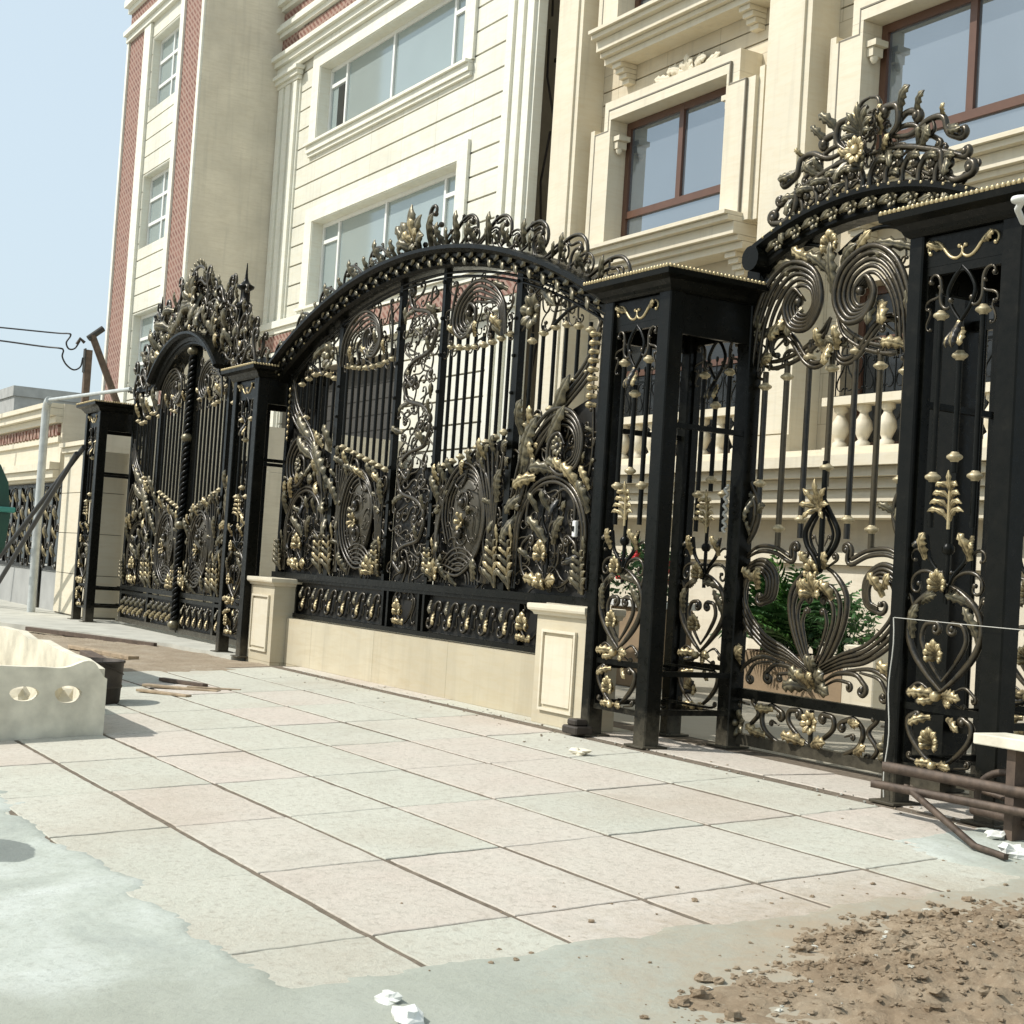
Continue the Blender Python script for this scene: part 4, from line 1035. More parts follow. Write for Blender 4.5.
for bi, (a, b) in enumerate(bays):
    for fl, dz in enumerate((0, 3.25, 6.5)):
        x0, x1, z0, z1 = a+.85, b-.85, 5.85+dz, 7.75+dz
        s = mb([M['cream_plain'], M['groove']])
        o = .55
        yf = 12.08
        # stepped surround, with raised dark strips in place of a groove's shadow
        def ring(y0, y1, ex, mat=0):
            s.box(x0-o+ex, x0-.003, y0, y1, z0-.1, z1-.14-ex*.0, mat); s.box(x1+.003, x1+o-ex, y0, y1, z0-.1, z1-.14, mat)
            s.box(x0-o+.33+ex, x1+o-.33-ex, y0, y1, z1+.003, z1+.30-ex, mat)
            s.box(x0-o+.33+ex, x0-.003, y0, y1, z1-.137, z1, mat); s.box(x1+.003, x1+o-.33-ex, y0, y1, z1-.137, z1, mat)
        ring(yf, Wy-.003, 0)
        ring(yf-.035, yf, .17)
        gm = [(x0-o+.145, x0-o+.165, z0-.1, z1-.16), (x1+o-.165, x1+o-.145, z0-.1, z1-.16), (x0-o+.145, x0-o+.50, z1-.165, z1-.145), (x1+o-.50, x1+o-.145, z1-.165, z1-.145),
              (x0-o+.48, x0-o+.50, z1-.144, z1+.16), (x1+o-.50, x1+o-.48, z1-.144, z1+.16), (x0-o+.501, x1+o-.501, z1+.14, z1+.16)]
        for (ga, gb, gc_, gd_) in gm: s.box(ga, gb, yf-.038, yf-.002, gc_, gd_, 1)
        s.box(x1+o+.003, x1+o+.10, yf+.06, Wy-.003, z0-.1, z1-.02); s.box(x0-o-.10, x0-o-.003, yf+.06, Wy-.003, z0-.1, z1-.02)
        hr(s.build('window_surround', HR))
        sl = mb(M['cream_plain'])
        mould(sl, x0-.35, x1+.45, Wy-.01, [(z0-.45, z0-.36, .34), (z0-.355, z0-.29, .42), (z0-.285, z0-.13, .50), (z0-.125, z0-.06, .60), (z0-.055, z0-.005, .66)], False)
        hr(sl.build('window_sill', HR))
        for xx in (x0-.1, x1+.15):
            cs = mb(M['cream_plain'])
            for k in range(4): cs.box(xx-.11+.008*k, xx+.11-.008*k, Wy-.30+.06*k, Wy-.005, z0-.52-.07*k, z0-.455-.07*k)
            hr(cs.build('corbel', HR))
        for xx, sx in ((x0, 1), (x1, -1)):
            br = mb(M['cream_plain']); br.set(xx, sx, yf+.10, 0)
            br.box(*sorted((xx+sx*.003, xx+sx*.16)), yf+.02, yf+.22, z1-.31, z1-.24)
            br.box(*sorted((xx+sx*.003, xx+sx*.10)), yf+.04, yf+.20, z1-.42, z1-.315)
            br.lathe((xx+sx*.06, yf+.10, z1-.44), [(.02, -.06), (.05, -.02), (.05, .02)], 10)
            hr(br.build('jamb_bracket', HR))
        zb = z0+.52; xm = (x0+x1)/2
        window(HR, x0+.003, x1-.003, z0+.003, z1-.003, 12.34, [(xm, zb, z1-.05)], [(zb, x0+.05, x1-.05)], 'brown', 'glass_blue', .10, .08)
        if fl == 0 or True:
            oc = mb([M['cream_plain']])
            for sx in (-1, 1):
                oc.set((x0+x1)/2, sx, Wy-.035, z1+.40, 1.35)
                oc.leaf(.05, .03, 35, .30, .13, -50, .06, m=0); oc.leaf(.2, .05, -5, .36, .12, 30, .05, m=0); oc.leaf(.45, .0, 20, .22, .08, -60, .04, m=0)
                oc.scroll((.1, .0), (.42, .02), 4, -4, 0, .018, m=0)
            oc.lace(lambda u, v: v < .16-.2*abs(u)+.05, .0, .62, -.06, .14, .11, 7, .014, 0, .6, 0, 1.2) if False else oc.palmette(0, .02, 90, .20, .11, 130, 5, m=0); hr(oc.build('carved_ornament', HR))
    # balustraded ground-floor window
    x0, x1 = a+.35, b-.35
    bl = mb(M['cream_plain'])
    bl.box(x0, x1, 12.18, 12.44, 3.27, 3.37); bl.box(x0, x1, 12.22, 12.42, 2.72, 2.78)
    rail = hr(bl.build('balustrade', HR))
    n = int((x1-x0)/.36)
    for k in range(n):
        q = mb(M['cream_plain']); xx = x0+(x1-x0)*(k+.5)/n
        q.lathe((xx, 12.32, 0), [(.09, 2.781), (.09, 2.83), (.055, 2.86), (.075, 2.90), (.115, 2.99), (.10, 3.07), (.055, 3.15), (.05, 3.18), (.085, 3.21), (.085, 3.268)], 12)
        q.build('baluster', rail)
    window(HR, x0+.003, x1-.003, 2.79, 4.747, 12.70, [((x0+x1)/2, 2.8, 4.7)], [(4.1, x0+.05, x1-.05)], 'brown', 'glass_dark', .09, .07)
    gr = mb([IRON, SCROLL]); gr.box(x0, x1, 12.30, 12.33, 3.372, 3.40); gr.box(x0, x1, 12.30, 12.33, 3.86, 3.885)
    k = 0; xx = x0+.08
    while xx < x1-.05:
        gr.tube([(xx, 12.315, 3.4), (xx, 12.315, 4.02)], .009, 5, 0); gr.ball((xx, 12.315, 4.05), .022, 0, 6, 4, (1, 1, 2.2))
        gr.set(xx+.08, 1 if k % 2 else -1, 12.31, 3.40); gr.scroll((-.05, .08), (.05, .38), 4.5, -4.5, 0, .010, m=0, n=18)
        xx += .16; k += 1
    hr(gr.build('window_grille', HR))
for o in HR.children:
    if o.location.length == 0: hr(o)

# ---- middle house, ivory cladding in grooved courses
HM = thing('grooved_house', 'ivory house of grooved stone courses with wide white windows and red frieze', 'house', (-25.6, 12, 0))
def at(o, H): o.location = (-H.location.x, -H.location.y, 0); return o
openings = [(-30.2+.35, -24.2, .0, 4.95), (-28.72, -22.5, 6.25, 8.05), (-28.85, -22.55, 9.75, 11.35), (-28.85, -22.55, 13.6, 15.3)]
holes = list(openings)
z = 8.53-.42*18
while z < 16:
    holes.append((-30, -21, z-.018, z+.018)); z += .42
w = mb([M['white'], M['groove'], M['white_plain']])
holed_wall(w, -29.9, -21.05, .0, 16.5, 12.0, 12.06, holes)
holed_wall(w, -29.9, -21.05, .0, 16.5, 12.061, 12.40, openings, 1)
w.box(-31.04, -20.75, 12.41, 16, 0, 16.5, 2); w.box(-20.74, -20.70, 12.13, 16, 0, 16.5, 1)  # dark panel on the flank stands in for the shade of the gap
at(w.build('wall', HM), HM)
for (a, c) in ((-31.04, -29.9), (-21.05, -20.1)):
    p = mb(M['white_plain'])
    p.box(a, c, 11.96, 12.405 if a < -25 else 12.12, 0, 16.4)
    n = 3
    for k in range(n):
        ww = (c-a)/n; p.box(a+ww*k+.06, a+ww*(k+1)-.06, 11.90, 11.96, .6, 11.34)
    at(p.build('pilaster', HM), HM)
    p = mb(M['white_plain']); mould(p, a+.02, c-.02, 11.958, [(11.345, 11.42, .08), (11.425, 11.52, .14), (11.525, 11.60, .20)]); at(p.build('capital', HM), HM)
gd = mb([M['shade'], M['glass_dark']]); gd.box(-29.84, -24.21, 12.36, 12.395, 0, 4.94)  # added dark slatted panel, stands in for shade on the ground floor
for k in range(16): gd.box(-29.84, -24.21, 12.345, 12.359, .02+k*.3, .29+k*.3)
at(gd.build('shade_panel', HM), HM)
for i, (x0, x1, z0, z1) in enumerate(openings[1:]):
    s = mb(M['white_plain']); f = .36
    s.box(x0-f, x0, 11.94, 11.998, z0, z1+.30); s.box(x1, x1+f, 11.94, 11.998, z0, z1+.30); s.box(x0+.001, x1-.001, 11.94, 11.998, z1, z1+.30)
    s.box(x0, x0+.02, 11.96, 12.29, z0, z1); s.box(x1-.02, x1, 11.96, 12.29, z0, z1); s.box(x0+.021, x1-.021, 11.96, 12.29, z1-.02, z1-.001)
    at(s.build('window_surround', HM), HM)
    s = mb(M['white_plain']); mould(s, x0-f, x1+f-.05, 11.996, [(z0-.27, z0-.20, .06), (z0-.195, z0-.06, .10), (z0-.055, z0-.003, .16)], False); at(s.build('window_sill', HM), HM)
    m1, m2, m3, m4 = x0+.85, x0+3.0, x1-.85, x1-.28
    at(window(HM, x0+.022, x1-.022, z0+.003, z1-.022, 12.20, [(m1, z0+.06, z1-.06), (m2, z0+.06, z1-.06), (m3, z0+.06, z1-.06)],
              [(z1-.42, x0+.06, m1), (z1-.42, m3, x1-.06), (z0+.1, m3, x1-.06), (z0+.1, x0+.06, m1)], 'pvc', 'glass_pale', .075, .08), HM)
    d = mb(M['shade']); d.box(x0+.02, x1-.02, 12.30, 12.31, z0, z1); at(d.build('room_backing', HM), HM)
od = mb(M['glass_dark']); od.box(-28.42, -28.12, 12.218, 12.230, 9.84, 10.86); at(od.build('open_casement', HM), HM)
fz = mb([M['white_plain'], M['brick']])
mould(fz, -31.06, -20.08, 11.955, [(11.66, 11.80, .10), (11.805, 11.92, .18), (11.925, 12.02, .26)], False)
mould(fz, -31.06, -20.08, 11.955, [(12.50, 12.60, .10), (12.605, 12.70, .18), (12.705, 12.80, .12)], False)
mould(fz, -31.06, -20.08, 11.955, [(13.1, 13.2, .10), (13.205, 13.32, .2)], False)
mould(fz, -31.06, -20.08, 11.895, [(5.84, 5.95, .03), (5.955, 6.10, .09)], False); mould(fz, -31.06, -20.08, 11.895, [(5.24, 5.42, .06)], False)
split_build(fz, 'moulding', HM)
for (z0, z1, y) in ((12.24, 12.46, 11.93), (12.85, 13.06, 11.93), (5.46, 5.80, 11.87)):
    fz = mb(M['brick']); fz.box(-31.06, -20.08, y, y+.023, z0, z1); at(fz.build('brick_frieze', HM), HM)
for o in HM.children:
    if o.name.startswith('moulding'): at(o, HM)
pp = mb(M['bucket']); pp.tube([(-19.98, 12.32, .1), (-19.98, 12.32, 16)], .05, 8)
for k in range(8): pp.tube([(-20.3+.3*random.random(), 12.3, 1.5+k*1.7), (-20.2, 12.25, 2.2+k*1.7), (-20.35+.3*random.random(), 12.3, 3.0+k*1.7)], .02, 5); pp.box(-20.08, -19.7, 12.28, 12.36, 9.2, 9.26); at(pp.build('downpipe', HM), HM)

# ---- left house with terracotta bands and a blank tan flank
HL = thing('brick_banded_house', 'tall narrow house with red terracotta bands and plain tan side wall', 'house', (-34, 10.15, 0))
LY = 10.15
w = mb([M['white'], M['groove'], M['white_plain']])
lw = [(-34.84, -32.74, 4.80+3.3*k, 6.55+3.3*k) for k in range(4)]
holes = list(lw); z = .4
while z < 18: holes.append((-34.9, -32.7, z-.016, z+.016)); z += .4125
w.box(-36.2, -31.6, LY-.03, LY+.005, 0.02, 4.2, 1)  # dark panel added over the lower floor in place of its shade
holed_wall(w, -34.9, -32.7, 0, 13.6, LY+.02, LY+.08, holes); holed_wall(w, -34.9, -32.7, 0, 13.6, LY+.081, LY+.40, lw, 1)
for (a, b, c, d_) in lw: w.box(a, a+.015, LY+.03, LY+.40, c, d_, 2); w.box(b-.015, b, LY+.03, LY+.40, c, d_, 2); w.box(a+.016, b-.016, LY+.03, LY+.40, d_-.015, d_, 2)
w.box(-36.8, -31.06, LY+.41, 13, 0, 18.0, 2)
w.box(-36.8, -34.91, LY+.06, LY+.405, 0, 18.0, 2); w.box(-32.69, -31.06, LY+.06, LY+.405, 0, 18.0, 2); w.box(-34.908, -32.692, LY+.02, LY+.405, 13.605, 18.0, 2)
at(w.build('wall', HL), HL)
w = mb(M['tan']); w.box(-31.055, -31.03, LY+.0, 11.955, 0, 18.0); w.box(-31.055, -31.03, 11.96, 13, 16.5, 18.0); at(w.build('side_wall', HL), HL)
for (a, c) in ((-36.70, -35.42), (-32.42, -31.22)):
    q = mb(M['brick']); q.box(a, c, LY, LY+.058, 0, 13.55); at(q.build('terracotta_band', HL), HL)
q = mb(M['white_plain'])
for (a, c) in ((-36.85, -36.702), (-35.418, -34.91), (-32.69, -32.422), (-31.218, -31.056)): q.box(a, c, LY-.05, LY+.058, 0, 13.55)
mould(q, -36.85, -31.056, LY+.058, [(13.56, 13.70, .14), (13.705, 13.82, .22), (14.30, 14.42, .14), (14.425, 14.6, .25), (15.1, 15.4, .2)], False)
at(q.build('edge_trim', HL), HL)
q = mb(M['brick']); q.box(-36.8, -31.06, LY, LY+.018, 13.83, 14.29); at(q.build('frieze', HL), HL)
for (x0, x1, z0, z1) in lw:
    dx = (x1-x0)
    at(window(HL, x0+.017, x1-.017, z0+.002, z1-.017, LY+.20, [(x0+dx/2, z0+.05, z1-.05)], [(z0+(z1-z0)*.34, x0+.05, x1-.05), (z0+(z1-z0)*.67, x0+.05, x1-.05)], 'pvc', 'glass_pale', .075, .07), HL)

# ---- neighbour's street wall with its own cornice and iron gate
NW = thing('neighbour_wall', 'low cream street wall with red dentil frieze above a dark iron gate, far left', 'wall', (-28, 5.9, 0))
q = mb(M['cream_plain']); q.box(-45, -23.75, 5.95, 6.5, 2.06, 3.20); mould(q, -45, -23.75, 5.955, [(2.10, 2.22, .10), (2.225, 2.34, .16), (2.66, 2.74, .06), (2.96, 3.06, .12), (3.065, 3.18, .22), (3.185, 3.26, .28)], False)
at(q.build('entablature', NW), NW)
q = mb(M['brick'])
for k in range(90): q.box(-44.9+k*.235, -44.9+k*.235+.15, 5.90, 5.953, 2.77, 2.94)
at(q.build('dentil_frieze', NW), NW)
q = mb(M['tan']); q.box(-23.748, -23.72, 5.95, 11.9, 2.5, 3.26); q.box(-30, -23.75, 6.51, 11.9, 3.0, 3.24); q.box(-23.748, -23.72, 6.51, 11.9, 0, 2.495); at(q.build('side_face', NW), NW)
q = mb([M['cream_plain'], M['groove']])
for k in range(4): q.box(-23.6, -21.95, 5.98, 6.5, .03+k*.61, .03+k*.61+.60)
q.box(-23.58, -21.97, 6.0, 6.48, .0, 2.46, 1); mould(q, -23.6, -21.95, 5.98, [(2.475, 2.55, .05), (2.555, 2.62, .10)], False); at(q.build('gate_pier', NW), NW)
q = mb(M['grey']); q.box(-45, -23.9, 6.12, 6.2, .0, .62); at(q.build('lower_panel', NW), NW)
q = MB(); q.box(-45, -23.9, 6.10, 6.16, .63, .70); q.box(-45, -23.9, 6.10, 6.16, 1.98, 2.05)
rn = random.Random(3)
for k in range(15):
    x = -24.0-k*.55; q.box(x-.03, x+.03, 6.08, 6.14, 0 if k == 2 else .7, 2.0)
    for j in range(4):
        v = .85+j*.3; s = 1 if (j+k) % 2 else -1; q.set(x-.27, s, 6.09, 0)
        q.scroll((-.16, v-.08), (.16, v+.12), 5, -5, 0, .016, n=18); q.leaf(-.1, v, 60, .22, .09, 40, .05, m=4, n=6); q.leaf(.1, v, 130, .2, .08, -40, .05, m=2, n=6)
at(q.build('iron_gate', NW), NW)

far = thing('distant_block', 'plain grey parapet of a distant building against the sky', 'building', (-85, 18, 0))
q = mb(M['grey']); q.box(-8, 2.6, 0, 8, 0, 8.8); q.box(-8, 2.7, -.1, 8, 8.81, 9.35); q.build('parapet_wall', far)

# ================================================================ PLINTH WALL AND PEDESTALS
pw = thing('plinth_wall', 'low cream stone wall under the wide arched iron panel', 'wall', (-11.6, 6.0, 0))
q = mb(M['wallstone']); q.box(-2.75, 2.30, 0, .28, -.1, .46); q.build('wall', pw)
def pedestal(x0, x1, label):
    t = thing('stone_pedestal', label, 'pedestal', (x0, 5.85, 0), 0, 'stone pedestals of the plinth wall')
    W = x1-x0; q = mb(M['wallstone']); q.box(0, W, 0, .28, -.06, .78); q.build('shaft', t)
    q = mb(M['cream_plain']); fx = .10
    q.box(fx, W-fx, -.022, -.002, .10, .12); q.box(fx, W-fx, -.022, -.002, .66, .68); q.box(fx, fx+.02, -.022, -.002, .121, .659); q.box(W-fx-.02, W-fx, -.022, -.002, .121, .659)
    q.box(fx+.04, W-fx-.04, -.014, -.002, .145, .635); q.build('raised_panel', t)
    q = mb(M['cream_plain']); r = []
    for z, o in ((.781, .02), (.80, .03), (.815, .055), (.83, .06), (.858, .06), (.862, .05)):
        r.append([(-o, -o, z), (W+o, -o, z), (W+o, .29, z), (-o, .29, z)])
    q.rings(r, 0, smooth=False); q.build('cap', t)
pedestal(-15.02, -14.36, 'narrow-looking far cream pedestal with raised panel, beside the dark left pillar')
pedestal(-9.30, -8.66, 'near cream pedestal with raised panel at the right end of the plinth wall')

# ================================================================ GROUND
def height_sheet(name, x0, x1, y0, y1, step, fn, mat):
    nx, ny = int((x1-x0)/step), int((y1-y0)/step)
    v = []; f = []
    for j in range(ny+1):
        for i in range(nx+1):
            x, y = x0+(x1-x0)*i/nx, y0+(y1-y0)*j/ny; v.append((x, y, fn(x, y)))
    for j in range(ny):
        for i in range(nx):
            a = j*(nx+1)+i; q = (a, a+1, a+nx+2, a+nx+1); f.append(q)
    m = mb(mat); m.add(v, f, 0, True); o = m.build(name)
    if o.data.polygons[0].normal.z < 0: o.data.flip_normals()
    return tag(o, kind='structure')
def fbm(x, y, s, o=4, seed=0):
    return noise.fractal(Vector((x*s, y*s, seed)), 1.0, 2.0, o)
def sstep(a, b, x):
    t = max(0, min(1, (x-a)/(b-a))); return t*t*(3-2*t)
# base ground, one sheet to the horizon, following the ramp
v = []; f = []
ys = [-400, -60, -12, -3, 0, 5.77, 7, 20, 60, 400]; xs = [-500, -120, -50, -30, -15, 0, 15, 60, 400]
for y in ys:
    for x in xs: v.append((x, y, pz(y)-.045))
for j in range(len(ys)-1):
    for i in range(len(xs)-1):
        a = j*len(xs)+i; f.append((a, a+1, a+len(xs)+1, a+len(xs)))
m = mb(M['road']); m.add(v, f); o = m.build('ground'); tag(o, kind='structure')
# bed under the slabs
m = mb(M['joint']); m.add([(-14.0, 0, pz(0)-.0045), (-3.6, 0, pz(0)-.0045), (-3.6, 5.77, -.0045), (-14.0, 5.77, -.0045)], [(0, 1, 2, 3)])
m.add([(-14.0, 5.77, -.0045), (-5.0, 5.77, -.0045), (-5.0, 7.0, -.0045), (-14.0, 7.0, -.0045)], [(0, 1, 2, 3)]); tag(m.build('bedding_sand'), kind='structure')
# slabs: joints every 1.03 m along the street and .56 m across it
m = mb(M['paving']); rn = random.Random(11)
def slab(x0, x1, y0, y1):
    h = rn.uniform(-.001, .0018); tx, ty = rn.uniform(-.0018, .0018), rn.uniform(-.0012, .0012); g = rn.uniform(.006, .010); b = .003
    x0 += g+rn.uniform(-.003, .003); x1 -= g; gy = rn.uniform(.011, .019); y0 += gy+rn.uniform(-.004, .004); y1 -= gy; xc, yc = (x0+x1)/2, (y0+y1)/2
    def Z(x, y, d): return pz(y)+h+tx*(x-xc)+ty*(y-yc)*2-d
    n = 14
    def loop(ins, d):
        pts = []
        for (ax, ay, bx, by) in ((x0+ins, y0+ins, x1-ins, y0+ins), (x1-ins, y0+ins, x1-ins, y1-ins), (x1-ins, y1-ins, x0+ins, y1-ins), (x0+ins, y1-ins, x0+ins, y0+ins)):
            for k in range(n):
                t = k/n; x, y = ax+(bx-ax)*t, ay+(by-ay)*t
                j = .007*noise.noise(Vector((x*9, y*9, 3))) + .005*noise.noise(Vector((x*38, y*38, 5))) - (.012*max(0, noise.noise(Vector((x*5, y*5, 8)))-.45))
                pts.append((x+j, y+j*.8, Z(x, y, d)))
        return pts
    m.rings([loop(0, .05), loop(0, b), loop(b, 0)], 0, smooth=False)
    pass
X = -4.595
for i in range(10):
    for j in range(-2, 7):
        y0 = 2.30+.565*j; y1 = min(y0+.565, 5.78)
        if y1-y0 > .1 and y0 > 1.0: slab(-4.595-1.031*(i), -4.595-1.031*(i-1), y0, y1)
for i in range(1, 10):
    slab(-4.595-1.031*i, -4.595-1.031*(i-1), 5.775, 6.36)
tag(m.build('pavement', weld=True), kind='structure')
# cement skim poured against the slabs: dips below them where it ends
def cem_d(x, y):
    wob = .10*fbm(x, y, 1.3, 3, 4)+.06*fbm(x, y, 5, 4, 9)+.03*fbm(x, y, 16, 3, 2)
    d1 = 1.80-y; d2 = x+4.17
    if x < -7.0: d1 += (-7-x)*.02
    d3 = min(x+5.05, y-5.05)*.8
    return max(d1, d2, d3)+wob
def cem_z(x, y):
    d = cem_d(x, y)
    return pz(y)-.022+.030*sstep(-.05, .05, d)+.006*fbm(x, y, 3, 5, 1)+.0035*fbm(x, y, 16, 4, 6)
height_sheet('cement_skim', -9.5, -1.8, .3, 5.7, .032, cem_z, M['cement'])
# rubble dirt at the right
def dirt_d(x, y):
    return min(x+3.98-.34*max(0, 4.0-y)*1.2, y-2.75+.1*(x+3.5), 5.45-y)+.16*fbm(x, y, 1.8, 4, 8)+.16*fbm(x, y, 7, 5, 12)
def dirt_z(x, y):
    d = dirt_d(x, y); k = sstep(-.02, .5, d)
    h = .030*fbm(x, y, 2.2, 3, 2)+.034*abs(fbm(x, y, 6, 5, 5))+.014*fbm(x, y, 20, 4, 7)
    bump_ = .045*math.exp(-((x+3.55)**2*2.2+(y-3.75)**2*4.5))
    return pz(y)-.026+.036*sstep(-.25, .16, d)+k*(h+bump_)
height_sheet('rubble_dirt', -5.2, -1.6, 2.2, 6.0, .018, dirt_z, M['dirt'])
# sandy dirt left of the slabs, before the double gate
def edge(x):
    P = ((-30, 3.8), (-22, 4.0), (-20.1, 4.45), (-18.4, 5.15), (-16.8, 5.62), (-15.0, 5.74))
    for (a, b), (c, d) in zip(P, P[1:]):
        if x <= c: return b+(d-b)*(x-a)/(c-a)+.04*fbm(x, 0, .9, 2, 5)
    return 5.74
def sand_z(x, y):
    d = min(-13.75-x+.5*max(0, y-4.4), x+24, y-1.0)+.35*fbm(x, y, .9, 4, 3)
    return min(pz(y), -.035)-.055+.055*sstep(-.2, .3, d)+.014*fbm(x, y, 2.5, 4, 1)+.006*fbm(x, y, 14, 3, 2)
height_sheet('sandy_dirt', -24.5, -13.0, .5, 5.9, .06, sand_z, M['sand'])
m = mb(M['slab'])
n = 60; top = []; bot = []
for i in range(n+1):
    x = -29+(13.9)*i/n; e = edge(x); top.append((x, e)); 
m.rings([[(x, e, -.09), (x, e, .004), (x, 7.2, .004), (x, 7.2, -.09)] for x, e in top], 0, smooth=False); tag(m.build('entrance_slab'), kind='structure')
m = mb(M['court']); m.add([(-16, 6.62, -.002), (2, 6.62, -.002), (2, 12.6, -.002), (-16, 12.6, -.002)], [(0, 1, 2, 3)])
m.add([(-31, 7.2, -.002), (-16.001, 7.2, -.002), (-16.001, 12.6, -.002), (-31, 12.6, -.002)], [(0, 1, 2, 3)]); tag(m.build('courtyard_paving'), kind='structure')

def lump(m, c, r, seed, mat=0, sq=(1, 1, .6)):
    rn = random.Random(seed); R = []
    off = Vector((rn.uniform(0, 50), rn.uniform(0, 50), rn.uniform(0, 50)))
    for i in range(1, 6):
        t = PI*i/6; ring = []
        for j in range(9):
            d = Vector((math.sin(t)*math.cos(2*PI*j/9), math.sin(t)*math.sin(2*PI*j/9), -math.cos(t)))
            k = r*(1+.75*noise.noise(d*1.6+off)+.3*noise.noise(d*4+off)); ring.append((c[0]+d.x*k*sq[0], c[1]+d.y*k*sq[1], c[2]+d.z*k*sq[2]))
        R.append(ring)
    m.rings(R, mat, smooth=False)
m = mb([M['dirt'], M['slab']]); rn = random.Random(21); cnt = 0
while cnt < 3000:
    big = cnt < 330
    x, y = (rn.gauss(-3.60, .42), rn.gauss(3.75, .6)) if big else (rn.gauss(-3.5, .6), rn.gauss(4.0, .8))
    if dirt_d(x, y) < -.03 and rn.random() < (.992 if big else .90): continue
    r = .008+.026*rn.random()**3 if big else .003+.009*rn.random()**2
    lump(m, (x, y, max(dirt_z(x, y), cem_z(x, y) if y < 5.6 else -1, pz(y))+r*.15), r, cnt, 1 if rn.random() < .03 else 0, (1.15, 1, .6)); cnt += 1
tag(m.build('soil_clods'), kind='stuff')
m = mb([M['sand'], M['slab']]); cnt = 0
while cnt < 420:
    x, y = rn.uniform(-13.5, -4.2), rn.choice((rn.gauss(5.72, .10), rn.gauss(5.74, .07), rn.gauss(5.6, .2)))
    if y > 5.95: continue
    r = .002+.008*rn.random()**3; lump(m, (x, y, pz(y)+r*.3), r, 900+cnt, cnt % 2); cnt += 1
tag(m.build('grit'), kind='stuff')
# ================================================================ LOOSE THINGS
# white cast concrete trough with oval holes and a wavy rim
TX, TY = -9.756, 2.855
tr = thing('concrete_trough', 'white cast concrete trough with oval holes and wavy rim, left foreground', 'planter', (TX, TY, -.205))
def plate(m, L, rim, holes, y0, y1, mp):
    """upright plate of length L; rim(u) gives its top; oval holes (u, v, ru, rv); mp maps (u, depth, v) to a point"""
    N_ = 24; cuts = sorted({0, L, *[h[0]-h[2]*1.3 for h in holes], *[h[0]+h[2]*1.3 for h in holes]})
    def quad2(poly):
        a = [mp(u, y0, v) for u, v in poly]; b = [mp(u, y1, v) for u, v in poly]; n = len(poly)
        return a, b
    for i in range(len(cuts)-1):
        a, b = cuts[i], cuts[i+1]; mid = (a+b)/2
        h = [k for k in holes if k[0]-k[2]*1.3 <= mid <= k[0]+k[2]*1.3]
        top = [(a+(b-a)*k/8, rim(a+(b-a)*k/8)) for k in range(9)]
        if not h:
            bot = [(u, 0) for u, _ in top]
            for yy in (y0, y1):
                vs = [mp(u, yy, v) for u, v in bot]+[mp(u, yy, v) for u, v in top]
                m.add(vs, [(k, k+1, k+10, k+9) for k in range(8)])
        else:
            hu, hv, ru, rv = h[0]
            outer = [(a+(b-a)*k/8, 0) for k in range(8)]+[(b, rim(b)*k/4) for k in range(4)]+[(b+(a-b)*k/8, rim(b+(a-b)*k/8)) for k in range(8)]+[(a, rim(a)*(1-k/4)) for k in range(4)]
            inner = []
            for (u, v) in outer:
                k_ = len(inner); an = rad(225+90*((k_/8) if k_ < 8 else 1+(k_-8)/4 if k_ < 12 else 2+(k_-12)/8 if k_ < 20 else 3+(k_-20)/4)); inner.append((hu+ru*math.cos(an)*(1+.06*math.sin(3*an)), hv+rv*math.sin(an)))
            n = len(outer)
            for yy in (y0, y1):
                vs = [mp(u, yy, v) for u, v in outer+inner]; m.add(vs, [(k, (k+1) % n, n+(k+1) % n, n+k) for k in range(n)])
            vs = [mp(u, y0, v) for u, v in inner]+[mp(u, y1, v) for u, v in inner]; m.add(vs, [(k, (k+1) % n, n+(k+1) % n, n+k) for k in range(n)], 0, True)
        vs = [mp(u, y0, v) for u, v in top]+[mp(u, y1, v) for u, v in top]; m.add(vs, [(k, k+1, k+10, k+9) for k in range(8)])
    for u in (0, L):
        m.add([mp(u, y0, 0), mp(u, y1, 0), mp(u, y1, rim(u)), mp(u, y0, rim(u))], [(0, 1, 2, 3)])
def rim_end(u): return .487+.040*math.exp(-((u-.13)/.085)**2)-.010*math.exp(-((u-.30)/.09)**2)+.004*math.sin(u*9)-.075*sstep(.10, .0, u)
def rim_side(u): return .475+.075*sstep(0, 2.2, u)+.034*abs(math.sin(u*5.2))**.6+.005*math.sin(u*17)
holes = [(.245, .31, .086, .056), (.522, .31, .092, .048), (.80, .31, .088, .052)]
m = mb(M['concrete']); plate(m, 1.17, rim_end, holes, -.065, 0, lambda u, d, v: (d, -u, v)); m.build('end_panel', tr)
m = mb(M['concrete']); plate(m, 2.90, rim_side, [], 0, .07, lambda u, d, v: (-.066-u, -d, v)); m.build('side_panel', tr)
m = mb(M['concrete']); plate(m, 2.90, rim_side, [], 0, .07, lambda u, d, v: (-.066-u, -1.17+d, v)); m.build('side_panel', tr)
m = mb(M['concrete']); plate(m, 1.17, rim_end, holes, 0, -.065, lambda u, d, v: (-2.97+d, -u, v)); m.build('end_panel', tr)
m = mb(M['concrete']); m.box(-2.96, -.066, -1.10, -.07, .0, .06); m.build('floor_slab', tr)
for k, (x, y, lab) in enumerate(((-.20, -.27, 'pale plaster lump seen through the right oval hole of the trough'), (-.22, -.53, 'pale plaster lump seen through the left oval hole of the trough'))):
    m = mb(M['concrete']); lump(m, (0, 0, 0), .12, 40+k, 0, (1, 1, 1)); o = m.build('plaster_lump'); o.location = (TX+x, TY+y, .03); tag(o, lab, 'lump', 'plaster lumps in the trough')
    m = mb(M['slab']); m.bevel_box(-.13, .13, -.11, .11, 0, .17, .01); o = m.build('rubble_block'); o.location = (TX+x, TY+y, -.143); tag(o, ('grey block under the right plaster lump inside the trough', 'grey block under the left plaster lump inside the trough')[k], 'block')
